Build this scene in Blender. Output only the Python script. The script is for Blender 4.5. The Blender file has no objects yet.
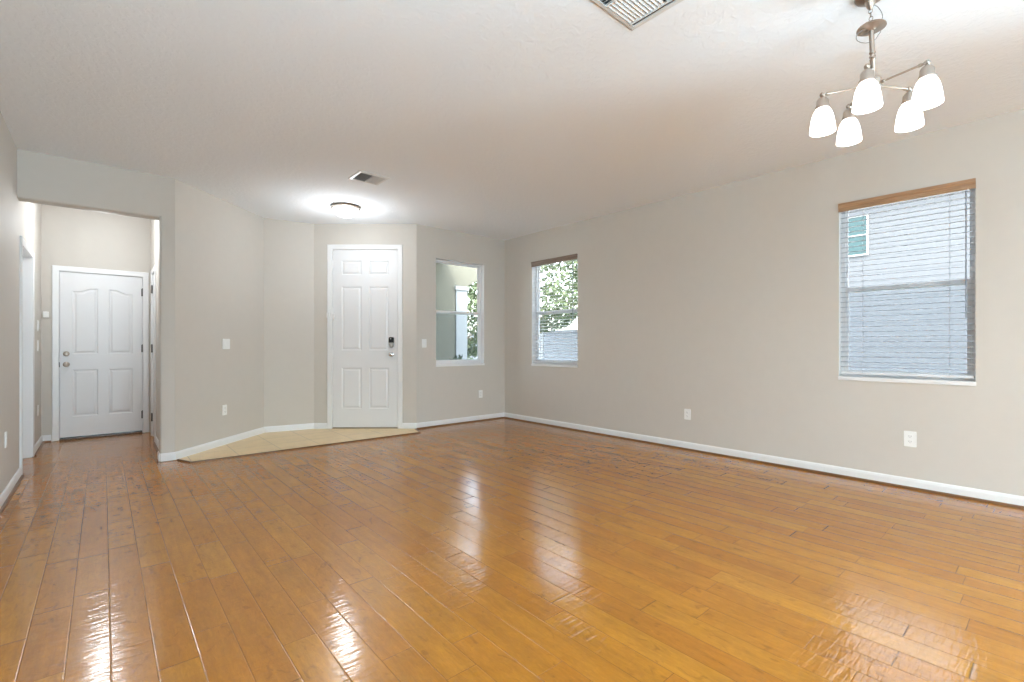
import bpy, bmesh, math, random
from mathutils import Vector, Matrix
PI = math.pi
S = bpy.context.scene
C = bpy.context.collection

# ------------------------------------------------------------------ camera
CAM_H = 1.14; CEIL = 2.80; FPX = 474.29; YAW = math.radians(40.77)
cd = bpy.data.cameras.new('camera'); cam = bpy.data.objects.new('camera', cd); C.objects.link(cam)
cd.sensor_width = 36.0; cd.lens = FPX / 1024 * 36.0; cd.shift_y = 4.5 / 1024
cd.clip_start = 0.02; cd.clip_end = 200
cam.location = (0, 0, CAM_H); cam.rotation_euler = (PI/2, 0, -YAW)
S.camera = cam
S.view_settings.view_transform = 'Standard'; S.view_settings.look = 'None'
S.view_settings.exposure = 0.80; S.view_settings.gamma = 1.0; S.view_settings.use_curve_mapping = False
S.cycles.use_denoising = True
S.cycles.max_bounces = 10; S.cycles.diffuse_bounces = 6; S.cycles.glossy_bounces = 4
S.cycles.transparent_max_bounces = 24; S.cycles.sample_clamp_indirect = 6.0
S.cycles.caustics_reflective = False; S.cycles.caustics_refractive = False

# ------------------------------------------------------------------ world and sun
w = bpy.data.worlds.new('sky'); S.world = w; w.use_nodes = True
nt = w.node_tree; nt.nodes.clear()
sky = nt.nodes.new('ShaderNodeTexSky'); sky.sky_type = 'NISHITA'; sky.sun_disc = False
sky.sun_elevation = math.radians(52); sky.sun_rotation = math.radians(235); sky.altitude = 0; sky.air_density = 1.2; sky.dust_density = 3.0
hs = nt.nodes.new('ShaderNodeHueSaturation'); hs.inputs['Saturation'].default_value = 0.45
bg = nt.nodes.new('ShaderNodeBackground'); bg.inputs['Strength'].default_value = 1.1
wo = nt.nodes.new('ShaderNodeOutputWorld')
nt.links.new(sky.outputs[0], hs.inputs['Color']); nt.links.new(hs.outputs[0], bg.inputs['Color']); nt.links.new(bg.outputs[0], wo.inputs[0])
sd = bpy.data.lights.new('sun', 'SUN'); sun = bpy.data.objects.new('sun', sd); C.objects.link(sun)
sd.energy = 1.6; sd.angle = math.radians(1.0); sd.color = (1.0, 0.95, 0.88)
sun.location = (-6, -8, 12)
sun.rotation_euler = Vector((0.50, 0.42, -0.95)).to_track_quat('-Z', 'Y').to_euler()

def area(name, loc, size, target, watts, col=(1, 1, 1)):
    l = bpy.data.lights.new(name, 'AREA'); l.shape = 'RECTANGLE'; l.size, l.size_y = size; l.energy = watts; l.color = col
    o = bpy.data.objects.new(name, l); C.objects.link(o); o.location = loc
    o.rotation_euler = (Vector(target) - Vector(loc)).to_track_quat('-Z', 'Z').to_euler()
    return o
# fill lights added outside the made-up openings behind the camera
area('fill_rear', (1.0, -4.35, 1.15), (2.6, 2.1), (1.0, 0, 1.15), 30, (0.55, 0.79, 1.0))
area('fill_rear_up', (1.0, -4.45, 0.55), (2.6, 1.0), (1.3, 3.0, 2.9), 105, (0.55, 0.79, 1.0))
area('fill_right', (5.3, -2.2, 1.35), (1.9, 1.6), (0, -2.2, 1.9), 230, (0.55, 0.79, 1.0))

# ------------------------------------------------------------------ materials
MATS = {}
def pmat(name, col, rough=0.5, metal=0.0, spec=None, bump=None, emit=None, coat=0.0):
    if name in MATS: return MATS[name]
    m = bpy.data.materials.new(name); m.use_nodes = True; t = m.node_tree; b = t.nodes['Principled BSDF']
    b.inputs['Base Color'].default_value = (*col, 1); b.inputs['Roughness'].default_value = rough; b.inputs['Metallic'].default_value = metal
    if spec is not None: b.inputs['Specular IOR Level'].default_value = spec
    if coat: b.inputs['Coat Weight'].default_value = coat
    if emit: b.inputs['Emission Color'].default_value = (*emit[0], 1); b.inputs['Emission Strength'].default_value = emit[1]
    tc = t.nodes.new('ShaderNodeTexCoord')
    nz = t.nodes.new('ShaderNodeTexNoise')
    sc, st, var = bump or (40, 0.03, 0.02)
    nz.inputs['Scale'].default_value = sc; nz.inputs['Detail'].default_value = 3
    t.links.new(tc.outputs['Object'], nz.inputs['Vector'])
    bp = t.nodes.new('ShaderNodeBump'); bp.inputs['Strength'].default_value = st; bp.inputs['Distance'].default_value = 0.004
    t.links.new(nz.outputs['Fac'], bp.inputs['Height']); t.links.new(bp.outputs[0], b.inputs['Normal'])
    n2 = t.nodes.new('ShaderNodeTexNoise'); n2.inputs['Scale'].default_value = sc * 0.11 + 0.4
    t.links.new(tc.outputs['Object'], n2.inputs['Vector'])
    mr = t.nodes.new('ShaderNodeMapRange'); mr.inputs['To Min'].default_value = 1 - var; mr.inputs['To Max'].default_value = 1 + var
    t.links.new(n2.outputs['Fac'], mr.inputs['Value'])
    vm = t.nodes.new('ShaderNodeVectorMath'); vm.operation = 'SCALE'; vm.inputs[0].default_value = col
    t.links.new(mr.outputs[0], vm.inputs['Scale']); t.links.new(vm.outputs[0], b.inputs['Base Color'])
    MATS[name] = m; return m

M_wall = pmat('wall_paint', (0.60, 0.562, 0.51), 0.62, bump=(110, 0.10, 0.02), spec=0.3)
M_hallwall = M_wall
M_ceil = pmat('ceiling_paint', (0.80, 0.79, 0.775), 0.85, bump=(38, 0.55, 0.02), spec=0.1)
M_trim = pmat('white_trim_paint', (0.80, 0.80, 0.80), 0.32, bump=(20, 0.01, 0.01))
M_door = pmat('white_door_paint', (0.76, 0.76, 0.765), 0.38, bump=(60, 0.03, 0.01))
M_vinyl = pmat('white_vinyl', (0.80, 0.80, 0.81), 0.35)
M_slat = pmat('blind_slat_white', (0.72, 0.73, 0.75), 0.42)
M_slat_backlit = pmat('blind_slat_backlit_shade', (0.34, 0.35, 0.38), 0.45)  # white slats, darkened in colour to stand in for backlit shade
M_cord = pmat('blind_cord', (0.42, 0.43, 0.46), 0.7)
M_wand = pmat('grey_wand', (0.22, 0.24, 0.28), 0.35)
M_plate = pmat('plate_white', (0.86, 0.86, 0.84), 0.3)
M_slot = pmat('slot_dark', (0.10, 0.10, 0.10), 0.5)
M_nickel = pmat('brushed_nickel', (0.48, 0.41, 0.35), 0.32, metal=1.0, bump=(200, 0.02, 0.03))
M_nickel_m = pmat('mid_nickel', (0.40, 0.35, 0.30), 0.30, metal=0.9, bump=(120, 0.03, 0.1))
M_nickel_d = pmat('aged_nickel', (0.36, 0.29, 0.24), 0.35, metal=0.9, bump=(120, 0.03, 0.1))
M_chrome = pmat('satin_chrome', (0.62, 0.62, 0.62), 0.22, metal=1.0)
M_black = pmat('black_plastic', (0.012, 0.012, 0.013), 0.2)
M_hinge = pmat('dark_hinge_metal', (0.16, 0.15, 0.14), 0.4, metal=0.8)
M_shoe = pmat('brown_shoe_moulding', (0.16, 0.072, 0.024), 0.35, bump=(60, 0.05, 0.2))
M_dark = pmat('duct_dark', (0.08, 0.08, 0.08), 0.8)
M_ventm = pmat('vent_enamel', (0.70, 0.70, 0.69), 0.35, metal=0.0)
M_siding_base = None

def node_mat(name):
    m = bpy.data.materials.new(name); m.use_nodes = True; t = m.node_tree; return m, t, t.nodes['Principled BSDF']
def N(t, kind, **kw):
    n = t.nodes.new(kind)
    for k, v in kw.items(): setattr(n, k, v)
    return n
def math_n(t, op, a, b=None, c=None):
    n = t.nodes.new('ShaderNodeMath'); n.operation = op
    for i, v in enumerate((a, b, c)):
        if v is None: continue
        if hasattr(v, 'is_linked') or hasattr(v, 'links'): t.links.new(v, n.inputs[i])
        else: n.inputs[i].default_value = v
    return n.outputs[0]

def ceiling_material():
    m, t, b = node_mat('ceiling_knockdown')
    b.inputs['Base Color'].default_value = (0.86, 0.90, 0.94, 1); b.inputs['Roughness'].default_value = 0.9; b.inputs['Specular IOR Level'].default_value = 0.1
    tc = N(t, 'ShaderNodeTexCoord'); nz = N(t, 'ShaderNodeTexNoise'); nz.inputs['Scale'].default_value = 26; nz.inputs['Detail'].default_value = 4; nz.inputs['Distortion'].default_value = 0.6
    t.links.new(tc.outputs['Object'], nz.inputs['Vector'])
    r = N(t, 'ShaderNodeMapRange'); r.inputs['From Min'].default_value = 0.46; r.inputs['From Max'].default_value = 0.58
    t.links.new(nz.outputs['Fac'], r.inputs['Value'])
    bp = N(t, 'ShaderNodeBump'); bp.inputs['Strength'].default_value = 0.28; bp.inputs['Distance'].default_value = 0.004
    t.links.new(r.outputs[0], bp.inputs['Height']); t.links.new(bp.outputs[0], b.inputs['Normal'])
    return m
M_ceil = ceiling_material()

def wood_floor():
    m, t, b = node_mat('maple_plank_floor')
    L = t.links
    tc = N(t, 'ShaderNodeTexCoord'); sp = N(t, 'ShaderNodeSeparateXYZ'); L.new(tc.outputs['Object'], sp.inputs[0])
    X, Y = sp.outputs[0], sp.outputs[1]
    xr = math_n(t, 'DIVIDE', math_n(t, 'ADD', X, -0.022 + 12.35), 0.1235)
    row = math_n(t, 'FLOOR', xr); fx = math_n(t, 'FRACT', xr)
    wn = N(t, 'ShaderNodeTexWhiteNoise', noise_dimensions='1D'); L.new(row, wn.inputs['W'])
    yr = math_n(t, 'ADD', math_n(t, 'DIVIDE', Y, 0.78), math_n(t, 'MULTIPLY', wn.outputs['Value'], 17.0))
    # uneven board lengths: bend the coordinate before cutting it into boards
    wob = math_n(t, 'MULTIPLY', math_n(t, 'SINE', math_n(t, 'MULTIPLY', yr, 2.3)), 0.26)
    yb = math_n(t, 'ADD', yr, wob)
    col = math_n(t, 'FLOOR', yb); fy = math_n(t, 'FRACT', yb)
    cv = N(t, 'ShaderNodeCombineXYZ'); L.new(row, cv.inputs[0]); L.new(col, cv.inputs[1])
    w2 = N(t, 'ShaderNodeTexWhiteNoise', noise_dimensions='2D'); L.new(cv.outputs[0], w2.inputs['Vector'])
    bid = w2.outputs['Value']
    w3 = N(t, 'ShaderNodeTexWhiteNoise', noise_dimensions='3D')
    cv2 = N(t, 'ShaderNodeCombineXYZ'); L.new(row, cv2.inputs[0]); L.new(col, cv2.inputs[1]); cv2.inputs[2].default_value = 7.3
    L.new(cv2.outputs[0], w3.inputs['Vector'])
    ramp = N(t, 'ShaderNodeValToRGB'); cr = ramp.color_ramp
    cr.elements[0].position = 0.0; cr.elements[0].color = (0.365, 0.130, 0.008, 1)
    cr.elements[1].position = 1.0; cr.elements[1].color = (0.44, 0.180, 0.015, 1)
    for p, c in ((0.10, (0.385, 0.138, 0.009, 1)), (0.5, (0.402, 0.151, 0.010, 1)), (0.90, (0.418, 0.163, 0.011, 1))):
        e = cr.elements.new(p); e.color = c
    L.new(bid, ramp.inputs[0])
    # figure inside a board: long soft grain, offset per board, plus blotchy maple mottling
    off = math_n(t, 'MULTIPLY', bid, 40.0)
    gv = N(t, 'ShaderNodeCombineXYZ'); L.new(math_n(t, 'MULTIPLY', X, 26.0), gv.inputs[0]); L.new(math_n(t, 'MULTIPLY', Y, 2.2), gv.inputs[1]); L.new(off, gv.inputs[2])
    g = N(t, 'ShaderNodeTexNoise'); g.inputs['Scale'].default_value = 1.0; g.inputs['Detail'].default_value = 5; g.inputs['Roughness'].default_value = 0.6; g.inputs['Distortion'].default_value = 0.8
    L.new(gv.outputs[0], g.inputs['Vector'])
    mv = N(t, 'ShaderNodeCombineXYZ'); L.new(math_n(t, 'MULTIPLY', X, 9.0), mv.inputs[0]); L.new(math_n(t, 'MULTIPLY', Y, 6.0), mv.inputs[1]); L.new(off, mv.inputs[2])
    mo = N(t, 'ShaderNodeTexNoise'); mo.inputs['Scale'].default_value = 1.0; mo.inputs['Detail'].default_value = 3
    L.new(mv.outputs[0], mo.inputs['Vector'])
    fac = math_n(t, 'ADD', math_n(t, 'MULTIPLY', g.outputs['Fac'], 0.55), math_n(t, 'MULTIPLY', mo.outputs['Fac'], 0.36))
    fac = math_n(t, 'ADD', fac, 0.56)
    fv = N(t, 'ShaderNodeCombineXYZ'); L.new(math_n(t, 'MULTIPLY', X, 70.0), fv.inputs[0]); L.new(math_n(t, 'MULTIPLY', Y, 16.0), fv.inputs[1]); L.new(off, fv.inputs[2])
    fn_ = N(t, 'ShaderNodeTexNoise'); fn_.inputs['Scale'].default_value = 1.0; fn_.inputs['Detail'].default_value = 6; fn_.inputs['Roughness'].default_value = 0.7; fn_.inputs['Distortion'].default_value = 1.2
    L.new(fv.outputs[0], fn_.inputs['Vector'])
    fac = math_n(t, 'MULTIPLY', fac, math_n(t, 'ADD', math_n(t, 'MULTIPLY', fn_.outputs['Fac'], 0.70), 0.65))
    # short dark figure marks scattered through the maple
    kv = N(t, 'ShaderNodeCombineXYZ'); L.new(math_n(t, 'MULTIPLY', X, 16.0), kv.inputs[0]); L.new(math_n(t, 'MULTIPLY', Y, 7.0), kv.inputs[1]); L.new(off, kv.inputs[2])
    kn = N(t, 'ShaderNodeTexNoise'); kn.inputs['Scale'].default_value = 1.0; kn.inputs['Detail'].default_value = 4; kn.inputs['Distortion'].default_value = 1.8
    L.new(kv.outputs[0], kn.inputs['Vector'])
    km = N(t, 'ShaderNodeMapRange', interpolation_type='SMOOTHSTEP'); km.inputs['From Min'].default_value = 0.60; km.inputs['From Max'].default_value = 0.72; km.inputs['To Min'].default_value = 1.0; km.inputs['To Max'].default_value = 0.72
    L.new(kn.outputs['Fac'], km.inputs['Value'])
    fac = math_n(t, 'MULTIPLY', fac, km.outputs[0])
    sc = N(t, 'ShaderNodeVectorMath', operation='SCALE'); L.new(ramp.outputs[0], sc.inputs[0]); L.new(fac, sc.inputs['Scale'])
    # gaps
    ex = math_n(t, 'MULTIPLY', math_n(t, 'MINIMUM', fx, math_n(t, 'SUBTRACT', 1.0, fx)), 0.1235)
    ey = math_n(t, 'MULTIPLY', math_n(t, 'MINIMUM', fy, math_n(t, 'SUBTRACT', 1.0, fy)), 0.70)
    e = math_n(t, 'MINIMUM', ex, ey)
    gap = N(t, 'ShaderNodeMapRange', interpolation_type='SMOOTHSTEP'); gap.inputs['From Min'].default_value = 0.0; gap.inputs['From Max'].default_value = 0.0024
    L.new(e, gap.inputs['Value'])
    dk = N(t, 'ShaderNodeMapRange'); dk.inputs['To Min'].default_value = 0.5; dk.inputs['To Max'].default_value = 1.0
    L.new(gap.outputs[0], dk.inputs['Value'])
    s2 = N(t, 'ShaderNodeVectorMath', operation='SCALE'); L.new(sc.outputs[0], s2.inputs[0]); L.new(dk.outputs[0], s2.inputs['Scale'])
    L.new(s2.outputs[0], b.inputs['Base Color'])
    # hand-scraped ripples across the boards, different on every board
    rv = N(t, 'ShaderNodeCombineXYZ'); L.new(math_n(t, 'MULTIPLY', X, 9.0), rv.inputs[0]); L.new(math_n(t, 'MULTIPLY', Y, 58.0), rv.inputs[1]); L.new(off, rv.inputs[2])
    rp = N(t, 'ShaderNodeTexNoise'); rp.inputs['Scale'].default_value = 1.0; rp.inputs['Detail'].default_value = 1.5; rp.inputs['Distortion'].default_value = 0.5
    L.new(rv.outputs[0], rp.inputs['Vector'])
    amp = math_n(t, 'ADD', math_n(t, 'MULTIPLY', w3.outputs['Value'], 0.9), 0.25)
    rip = math_n(t, 'MULTIPLY', math_n(t, 'MULTIPLY', rp.outputs['Fac'], amp), 0.0025)
    tilt = math_n(t, 'MULTIPLY', math_n(t, 'MULTIPLY', math_n(t, 'SUBTRACT', w3.outputs['Value'], 0.5), fx), 0.0004)
    edge = N(t, 'ShaderNodeMapRange', interpolation_type='SMOOTHSTEP'); edge.inputs['From Max'].default_value = 0.004; edge.inputs['To Max'].default_value = 0.0006
    L.new(e, edge.inputs['Value'])
    hgt = math_n(t, 'ADD', math_n(t, 'ADD', rip, tilt), edge.outputs[0])
    bp = N(t, 'ShaderNodeBump'); bp.inputs['Strength'].default_value = 0.8; bp.inputs['Distance'].default_value = 1.0
    L.new(hgt, bp.inputs['Height']); L.new(bp.outputs[0], b.inputs['Normal'])
    b.inputs['Roughness'].default_value = 0.135
    b.inputs['IOR'].default_value = 1.74
    return m
M_floor = wood_floor()

def tile_floor():
    m, t, b = node_mat('cream_tile'); L = t.links
    tc = N(t, 'ShaderNodeTexCoord'); mp = N(t, 'ShaderNodeMapping'); L.new(tc.outputs['Object'], mp.inputs[0])
    mp.inputs['Location'].default_value = (-0.655 + 0.41 * 4, -5.50 + 0.41 * 16, 0)
    br = N(t, 'ShaderNodeTexBrick'); br.offset = 0; br.inputs['Scale'].default_value = 1.0
    br.inputs['Brick Width'].default_value = 0.41; br.inputs['Row Height'].default_value = 0.41; br.inputs['Mortar Size'].default_value = 0.0035
    br.inputs['Color1'].default_value = (0.80, 0.60, 0.34, 1); br.inputs['Color2'].default_value = (0.84, 0.64, 0.37, 1); br.inputs['Mortar'].default_value = (0.50, 0.38, 0.24, 1)
    L.new(mp.outputs[0], br.inputs['Vector'])
    nz = N(t, 'ShaderNodeTexNoise'); nz.inputs['Scale'].default_value = 7; nz.inputs['Detail'].default_value = 5; L.new(tc.outputs['Object'], nz.inputs['Vector'])
    mr = N(t, 'ShaderNodeMapRange'); mr.inputs['To Min'].default_value = 0.86; mr.inputs['To Max'].default_value = 1.12; L.new(nz.outputs['Fac'], mr.inputs['Value'])
    sc = N(t, 'ShaderNodeVectorMath', operation='SCALE'); L.new(br.outputs['Color'], sc.inputs[0]); L.new(mr.outputs[0], sc.inputs['Scale'])
    L.new(sc.outputs[0], b.inputs['Base Color']); b.inputs['Roughness'].default_value = 0.35
    bp = N(t, 'ShaderNodeBump'); bp.inputs['Strength'].default_value = 0.3; bp.inputs['Distance'].default_value = 0.002; bp.invert = True
    L.new(br.outputs['Fac'], bp.inputs['Height']); L.new(bp.outputs[0], b.inputs['Normal'])
    return m
M_tile = tile_floor()

def grain(name, c1, c2, axis, rough=0.35):
    m, t, b = node_mat(name); L = t.links
    tc = N(t, 'ShaderNodeTexCoord'); mp = N(t, 'ShaderNodeMapping'); L.new(tc.outputs['Object'], mp.inputs[0])
    s = [90, 90, 90]; s[axis] = 3; mp.inputs['Scale'].default_value = s
    nz = N(t, 'ShaderNodeTexNoise'); nz.inputs['Scale'].default_value = 1; nz.inputs['Detail'].default_value = 4; L.new(mp.outputs[0], nz.inputs['Vector'])
    r = N(t, 'ShaderNodeValToRGB'); r.color_ramp.elements[0].position = 0.3; r.color_ramp.elements[1].position = 0.7
    r.color_ramp.elements[0].color = (*c1, 1); r.color_ramp.elements[1].color = (*c2, 1)
    L.new(nz.outputs['Fac'], r.inputs[0]); L.new(r.outputs[0], b.inputs['Base Color']); b.inputs['Roughness'].default_value = rough
    return m
M_val = grain('oak_valance', (0.30, 0.165, 0.085), (0.46, 0.28, 0.155), 0)
M_val2 = grain('brown_valance', (0.17, 0.115, 0.085), (0.26, 0.18, 0.135), 0)

def thin_glass(name, tint, gloss=0.08, rough=0.0):
    m = bpy.data.materials.new(name); m.use_nodes = True; t = m.node_tree; t.nodes.clear()
    tr = t.nodes.new('ShaderNodeBsdfTransparent'); tr.inputs[0].default_value = (*tint, 1)
    gl = t.nodes.new('ShaderNodeBsdfGlossy'); gl.inputs['Roughness'].default_value = rough
    fr = t.nodes.new('ShaderNodeFresnel'); fr.inputs['IOR'].default_value = 1.16
    mx = t.nodes.new('ShaderNodeMixShader'); out = t.nodes.new('ShaderNodeOutputMaterial')
    t.links.new(fr.outputs[0], mx.inputs[0]); t.links.new(tr.outputs[0], mx.inputs[1]); t.links.new(gl.outputs[0], mx.inputs[2]); t.links.new(mx.outputs[0], out.inputs[0])
    return m
M_glass = thin_glass('window_glass', (0.96, 0.98, 0.97))
def screen_mat():
    m = bpy.data.materials.new('insect_screen_mesh'); m.use_nodes = True; t = m.node_tree; t.nodes.clear()
    tr = t.nodes.new('ShaderNodeBsdfTransparent'); tr.inputs[0].default_value = (0.93, 0.97, 1.0, 1)
    df = t.nodes.new('ShaderNodeBsdfDiffuse'); df.inputs[0].default_value = (0.16, 0.20, 0.26, 1)
    mx = t.nodes.new('ShaderNodeMixShader'); mx.inputs[0].default_value = 0.24; out = t.nodes.new('ShaderNodeOutputMaterial')
    t.links.new(tr.outputs[0], mx.inputs[1]); t.links.new(df.outputs[0], mx.inputs[2]); t.links.new(mx.outputs[0], out.inputs[0])
    return m
M_screen = screen_mat()
def shade_glass(name, strength, col=(1.0, 0.97, 0.93)):
    m, t, b = node_mat(name)
    b.inputs['Base Color'].default_value = (0.85, 0.85, 0.83, 1); b.inputs['Roughness'].default_value = 0.25
    b.inputs['Emission Color'].default_value = (*col, 1); b.inputs['Emission Strength'].default_value = strength
    return m
M_shade = shade_glass('lit_frosted_shade', 2.2)
M_dome = shade_glass('lit_dome_glass', 2.6)

# ------------------------------------------------------------------ mesh helpers
def put(name, bm, mat, parent=None, smooth=None, recalc=True):
    if recalc: bmesh.ops.recalc_face_normals(bm, faces=bm.faces[:])
    me = bpy.data.meshes.new(name); bm.to_mesh(me); bm.free()
    for m in (mat if isinstance(mat, (list, tuple)) else [mat]): me.materials.append(m)
    if smooth is not None:
        me.shade_smooth()
        try: me.set_sharp_from_angle(angle=math.radians(smooth))
        except Exception: pass
    o = bpy.data.objects.new(name, me); C.objects.link(o)
    if parent: o.parent = parent
    return o
def tag(o, label=None, cat=None, group=None, kind=None):
    if label: o['label'] = label
    if cat: o['category'] = cat
    if group: o['group'] = group
    if kind: o['kind'] = kind
    return o
def empty(name, loc=(0, 0, 0), rz=0.0, label=None, cat=None, group=None, kind=None):
    o = bpy.data.objects.new(name, None); C.objects.link(o); o.location = loc; o.rotation_euler = (0, 0, rz); o.empty_display_size = 0.1
    return tag(o, label, cat, group, kind)
def box(bm, x0, x1, y0, y1, z0, z1, bev=0.0, mi=0):
    v = [bm.verts.new(p) for p in ((x0,y0,z0),(x1,y0,z0),(x1,y1,z0),(x0,y1,z0),(x0,y0,z1),(x1,y0,z1),(x1,y1,z1),(x0,y1,z1))]
    fs = [bm.faces.new([v[i] for i in q]) for q in ((0,3,2,1),(4,5,6,7),(0,1,5,4),(1,2,6,5),(2,3,7,6),(3,0,4,7))]
    for f in fs: f.material_index = mi
    if bev > 0:
        es = set(e for f in fs for e in f.edges)
        bmesh.ops.bevel(bm, geom=list(es), offset=bev, segments=2, affect='EDGES', profile=0.6)
    return v
def newbox(*a, **k):
    bm = bmesh.new(); box(bm, *a, **k); return bm
def prism(bm, pts, z0, z1, mi=0):
    a = [bm.verts.new((x, y, z0)) for x, y in pts]; b = [bm.verts.new((x, y, z1)) for x, y in pts]; n = len(pts)
    f = [bm.faces.new(a[::-1]), bm.faces.new(b)] + [bm.faces.new((a[i], a[(i+1) % n], b[(i+1) % n], b[i])) for i in range(n)]
    for q in f: q.material_index = mi
def sweep_profile(bm, prof, x0, x1):
    """profile points (y,z) extruded along x"""
    a = [bm.verts.new((x0, y, z)) for y, z in prof]; b = [bm.verts.new((x1, y, z)) for y, z in prof]; n = len(prof)
    bm.faces.new(a); bm.faces.new(b[::-1])
    for i in range(n): bm.faces.new((a[i], b[i], b[(i+1) % n], a[(i+1) % n]))
def lathe(bm, prof, c=(0, 0, 0), seg=32, axis='z', cap=True, rot=None):
    """prof: list of (radius, h) along axis"""
    rings = []
    for r, h in prof:
        ring = []
        for k in range(seg):
            a = 2*PI*k/seg; x, y = r*math.cos(a), r*math.sin(a)
            p = Vector((x, y, h)) if axis == 'z' else (Vector((x, h, y)) if axis == 'y' else Vector((h, x, y)))
            if rot is not None: p = rot @ p
            ring.append(bm.verts.new(p + Vector(c)))
        rings.append(ring)
    for a, b in zip(rings, rings[1:]):
        for k in range(seg): bm.faces.new((a[k], a[(k+1) % seg], b[(k+1) % seg], b[k]))
    if cap:
        bm.faces.new(rings[0][::-1]); bm.faces.new(rings[-1])
def tube(bm, pts, r, seg=10, closed=False):
    pts = [Vector(p) for p in pts]; n = len(pts); rings = []
    for i, p in enumerate(pts):
        a = pts[(i-1) % n] if (closed or i > 0) else p; b = pts[(i+1) % n] if (closed or i < n-1) else p
        d = (b - a).normalized(); u = d.cross(Vector((0, 0, 1)))
        if u.length < 1e-3: u = d.cross(Vector((0, 1, 0)))
        u.normalize(); v = d.cross(u)
        rr = r[i] if isinstance(r, (list, tuple)) else r
        rings.append([bm.verts.new(p + (u*math.cos(2*PI*k/seg) + v*math.sin(2*PI*k/seg))*rr) for k in range(seg)])
    m = n if closed else n-1
    for i in range(m):
        a, b = rings[i], rings[(i+1) % n]
        for k in range(seg): bm.faces.new((a[k], a[(k+1) % seg], b[(k+1) % seg], b[k]))
    if not closed: bm.faces.new(rings[0][::-1]); bm.faces.new(rings[-1])
def ball(bm, c, r, s=(1, 1, 1)):
    bmesh.ops.create_uvsphere(bm, u_segments=16, v_segments=10, radius=1, matrix=Matrix.Translation(c) @ Matrix.Diagonal((r*s[0], r*s[1], r*s[2], 1)))

# ------------------------------------------------------------------ plan
TH = 0.14
pA = Vector((4.81, 5.76)); pB = Vector((3.245, 5.76)); pC = Vector((2.182, 6.669)); pD = Vector((1.585, 6.785)); pE = Vector((0.542, 5.76))
XL = -0.55; YREAR = -4.0; YEND = 7.83; XH = 0.47; YB = 5.76

dRt = Vector((0.01399, -0.99990)); RANG = math.atan2(dRt.y, dRt.x); pR = pA + dRt*9.76; XR = pR.x
def onR(t, z=0.0): q = pA + dRt*t; return (q.x, q.y, z)
def line_dir(P, Q): d = (Q - P); return d / d.length
def outn(P, Q, side):     # side=+1 : normal to the left of travel
    d = line_dir(P, Q); return Vector((-d.y, d.x)) * side
def isect(P, d, Q, e):
    M = Matrix(((d.x, -e.x), (d.y, -e.y))); s = M.inverted() @ (Q - P); return P + d * s.x
def wall(name, P, Q, Pb, Qb, z0=0.0, z1=CEIL, holes=(), side=1, label='', reveal=None):
    """a wall whose room face runs from P to Q; Pb/Qb are its back corners; holes=(t0,t1,z0,z1)"""
    P, Q, Pb, Qb = Vector(P), Vector(Q), Vector(Pb), Vector(Qb)
    L = (Q - P).length; d = line_dir(P, Q); n = outn(P, Q, side); th = abs((Pb - P).dot(n))
    ts = sorted({0.0, L, *[h[0] for h in holes], *[h[1] for h in holes]}); zs = sorted({z0, z1, *[max(h[2], z0) for h in holes], *[h[3] for h in holes]})
    fr = lambda t: P + d * t
    def bk(t):
        if t <= 0: return Pb
        if t >= L: return Qb
        return fr(t) + n * th
    bm = bmesh.new(); cache = {}
    def V(i, j, b):
        k = (i, j, b)
        if k not in cache:
            p = bk(ts[i]) if b else fr(ts[i]); cache[k] = bm.verts.new((p.x, p.y, zs[j]))
        return cache[k]
    solid = lambda i, j: 0 <= i < len(ts)-1 and 0 <= j < len(zs)-1 and not any(h[0] - 1e-6 <= ts[i] and ts[i+1] <= h[1] + 1e-6 and h[2] - 1e-6 <= zs[j] and zs[j+1] <= h[3] + 1e-6 for h in holes)
    for i in range(len(ts)-1):
        for j in range(len(zs)-1):
            if not solid(i, j): continue
            bm.faces.new((V(i,j,0), V(i+1,j,0), V(i+1,j+1,0), V(i,j+1,0)))
            bm.faces.new((V(i,j,1), V(i,j+1,1), V(i+1,j+1,1), V(i+1,j,1)))
            for (di, dj, q) in ((-1,0,((i,j),(i,j+1))), (1,0,((i+1,j),(i+1,j+1))), (0,-1,((i,j),(i+1,j))), (0,1,((i,j+1),(i+1,j+1)))):
                if not solid(i+di, j+dj):
                    f = bm.faces.new((V(*q[0],0), V(*q[1],0), V(*q[1],1), V(*q[0],1)))
                    inside = 0 <= i+di < len(ts)-1 and 0 <= j+dj < len(zs)-1
                    f.material_index = 1 if inside else 0
    o = put(name, bm, [M_wall, M_trim])
    return tag(o, label, 'wall', kind='structure')

# windows: (local position, width) and heights
WZ0, WZ1 = 0.86, 2.37
BW_T = (4.487, 5.343); FW_T = (0.626, 1.506); RW_T = (7.01, 8.91); BK_X = (3.553, 4.403)
dEd = line_dir(pE, pD); nEd = Vector((-dEd.y, dEd.x))
dDc = line_dir(pD, pC); nDc = Vector((-dDc.y, dDc.x))
dCb = line_dir(pC, pB); nCb = Vector((-dCb.y, dCb.x))
nR = Vector((-dRt.y, dRt.x)); Ab = isect(pA + nR*TH, dRt, Vector((0, YB + TH)), Vector((1, 0))); Bb = isect(pB + nCb*TH, dCb, Vector((0, YB + TH)), Vector((1, 0)))
Cb = isect(pC + nCb*TH, dCb, pC + nDc*TH, dDc); Db = isect(pD + nDc*TH, dDc, pD + nEd*TH, dEd)
Eb = isect(pE + nEd*TH, dEd, Vector((0, YB + TH)), Vector((1, 0)))
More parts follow.
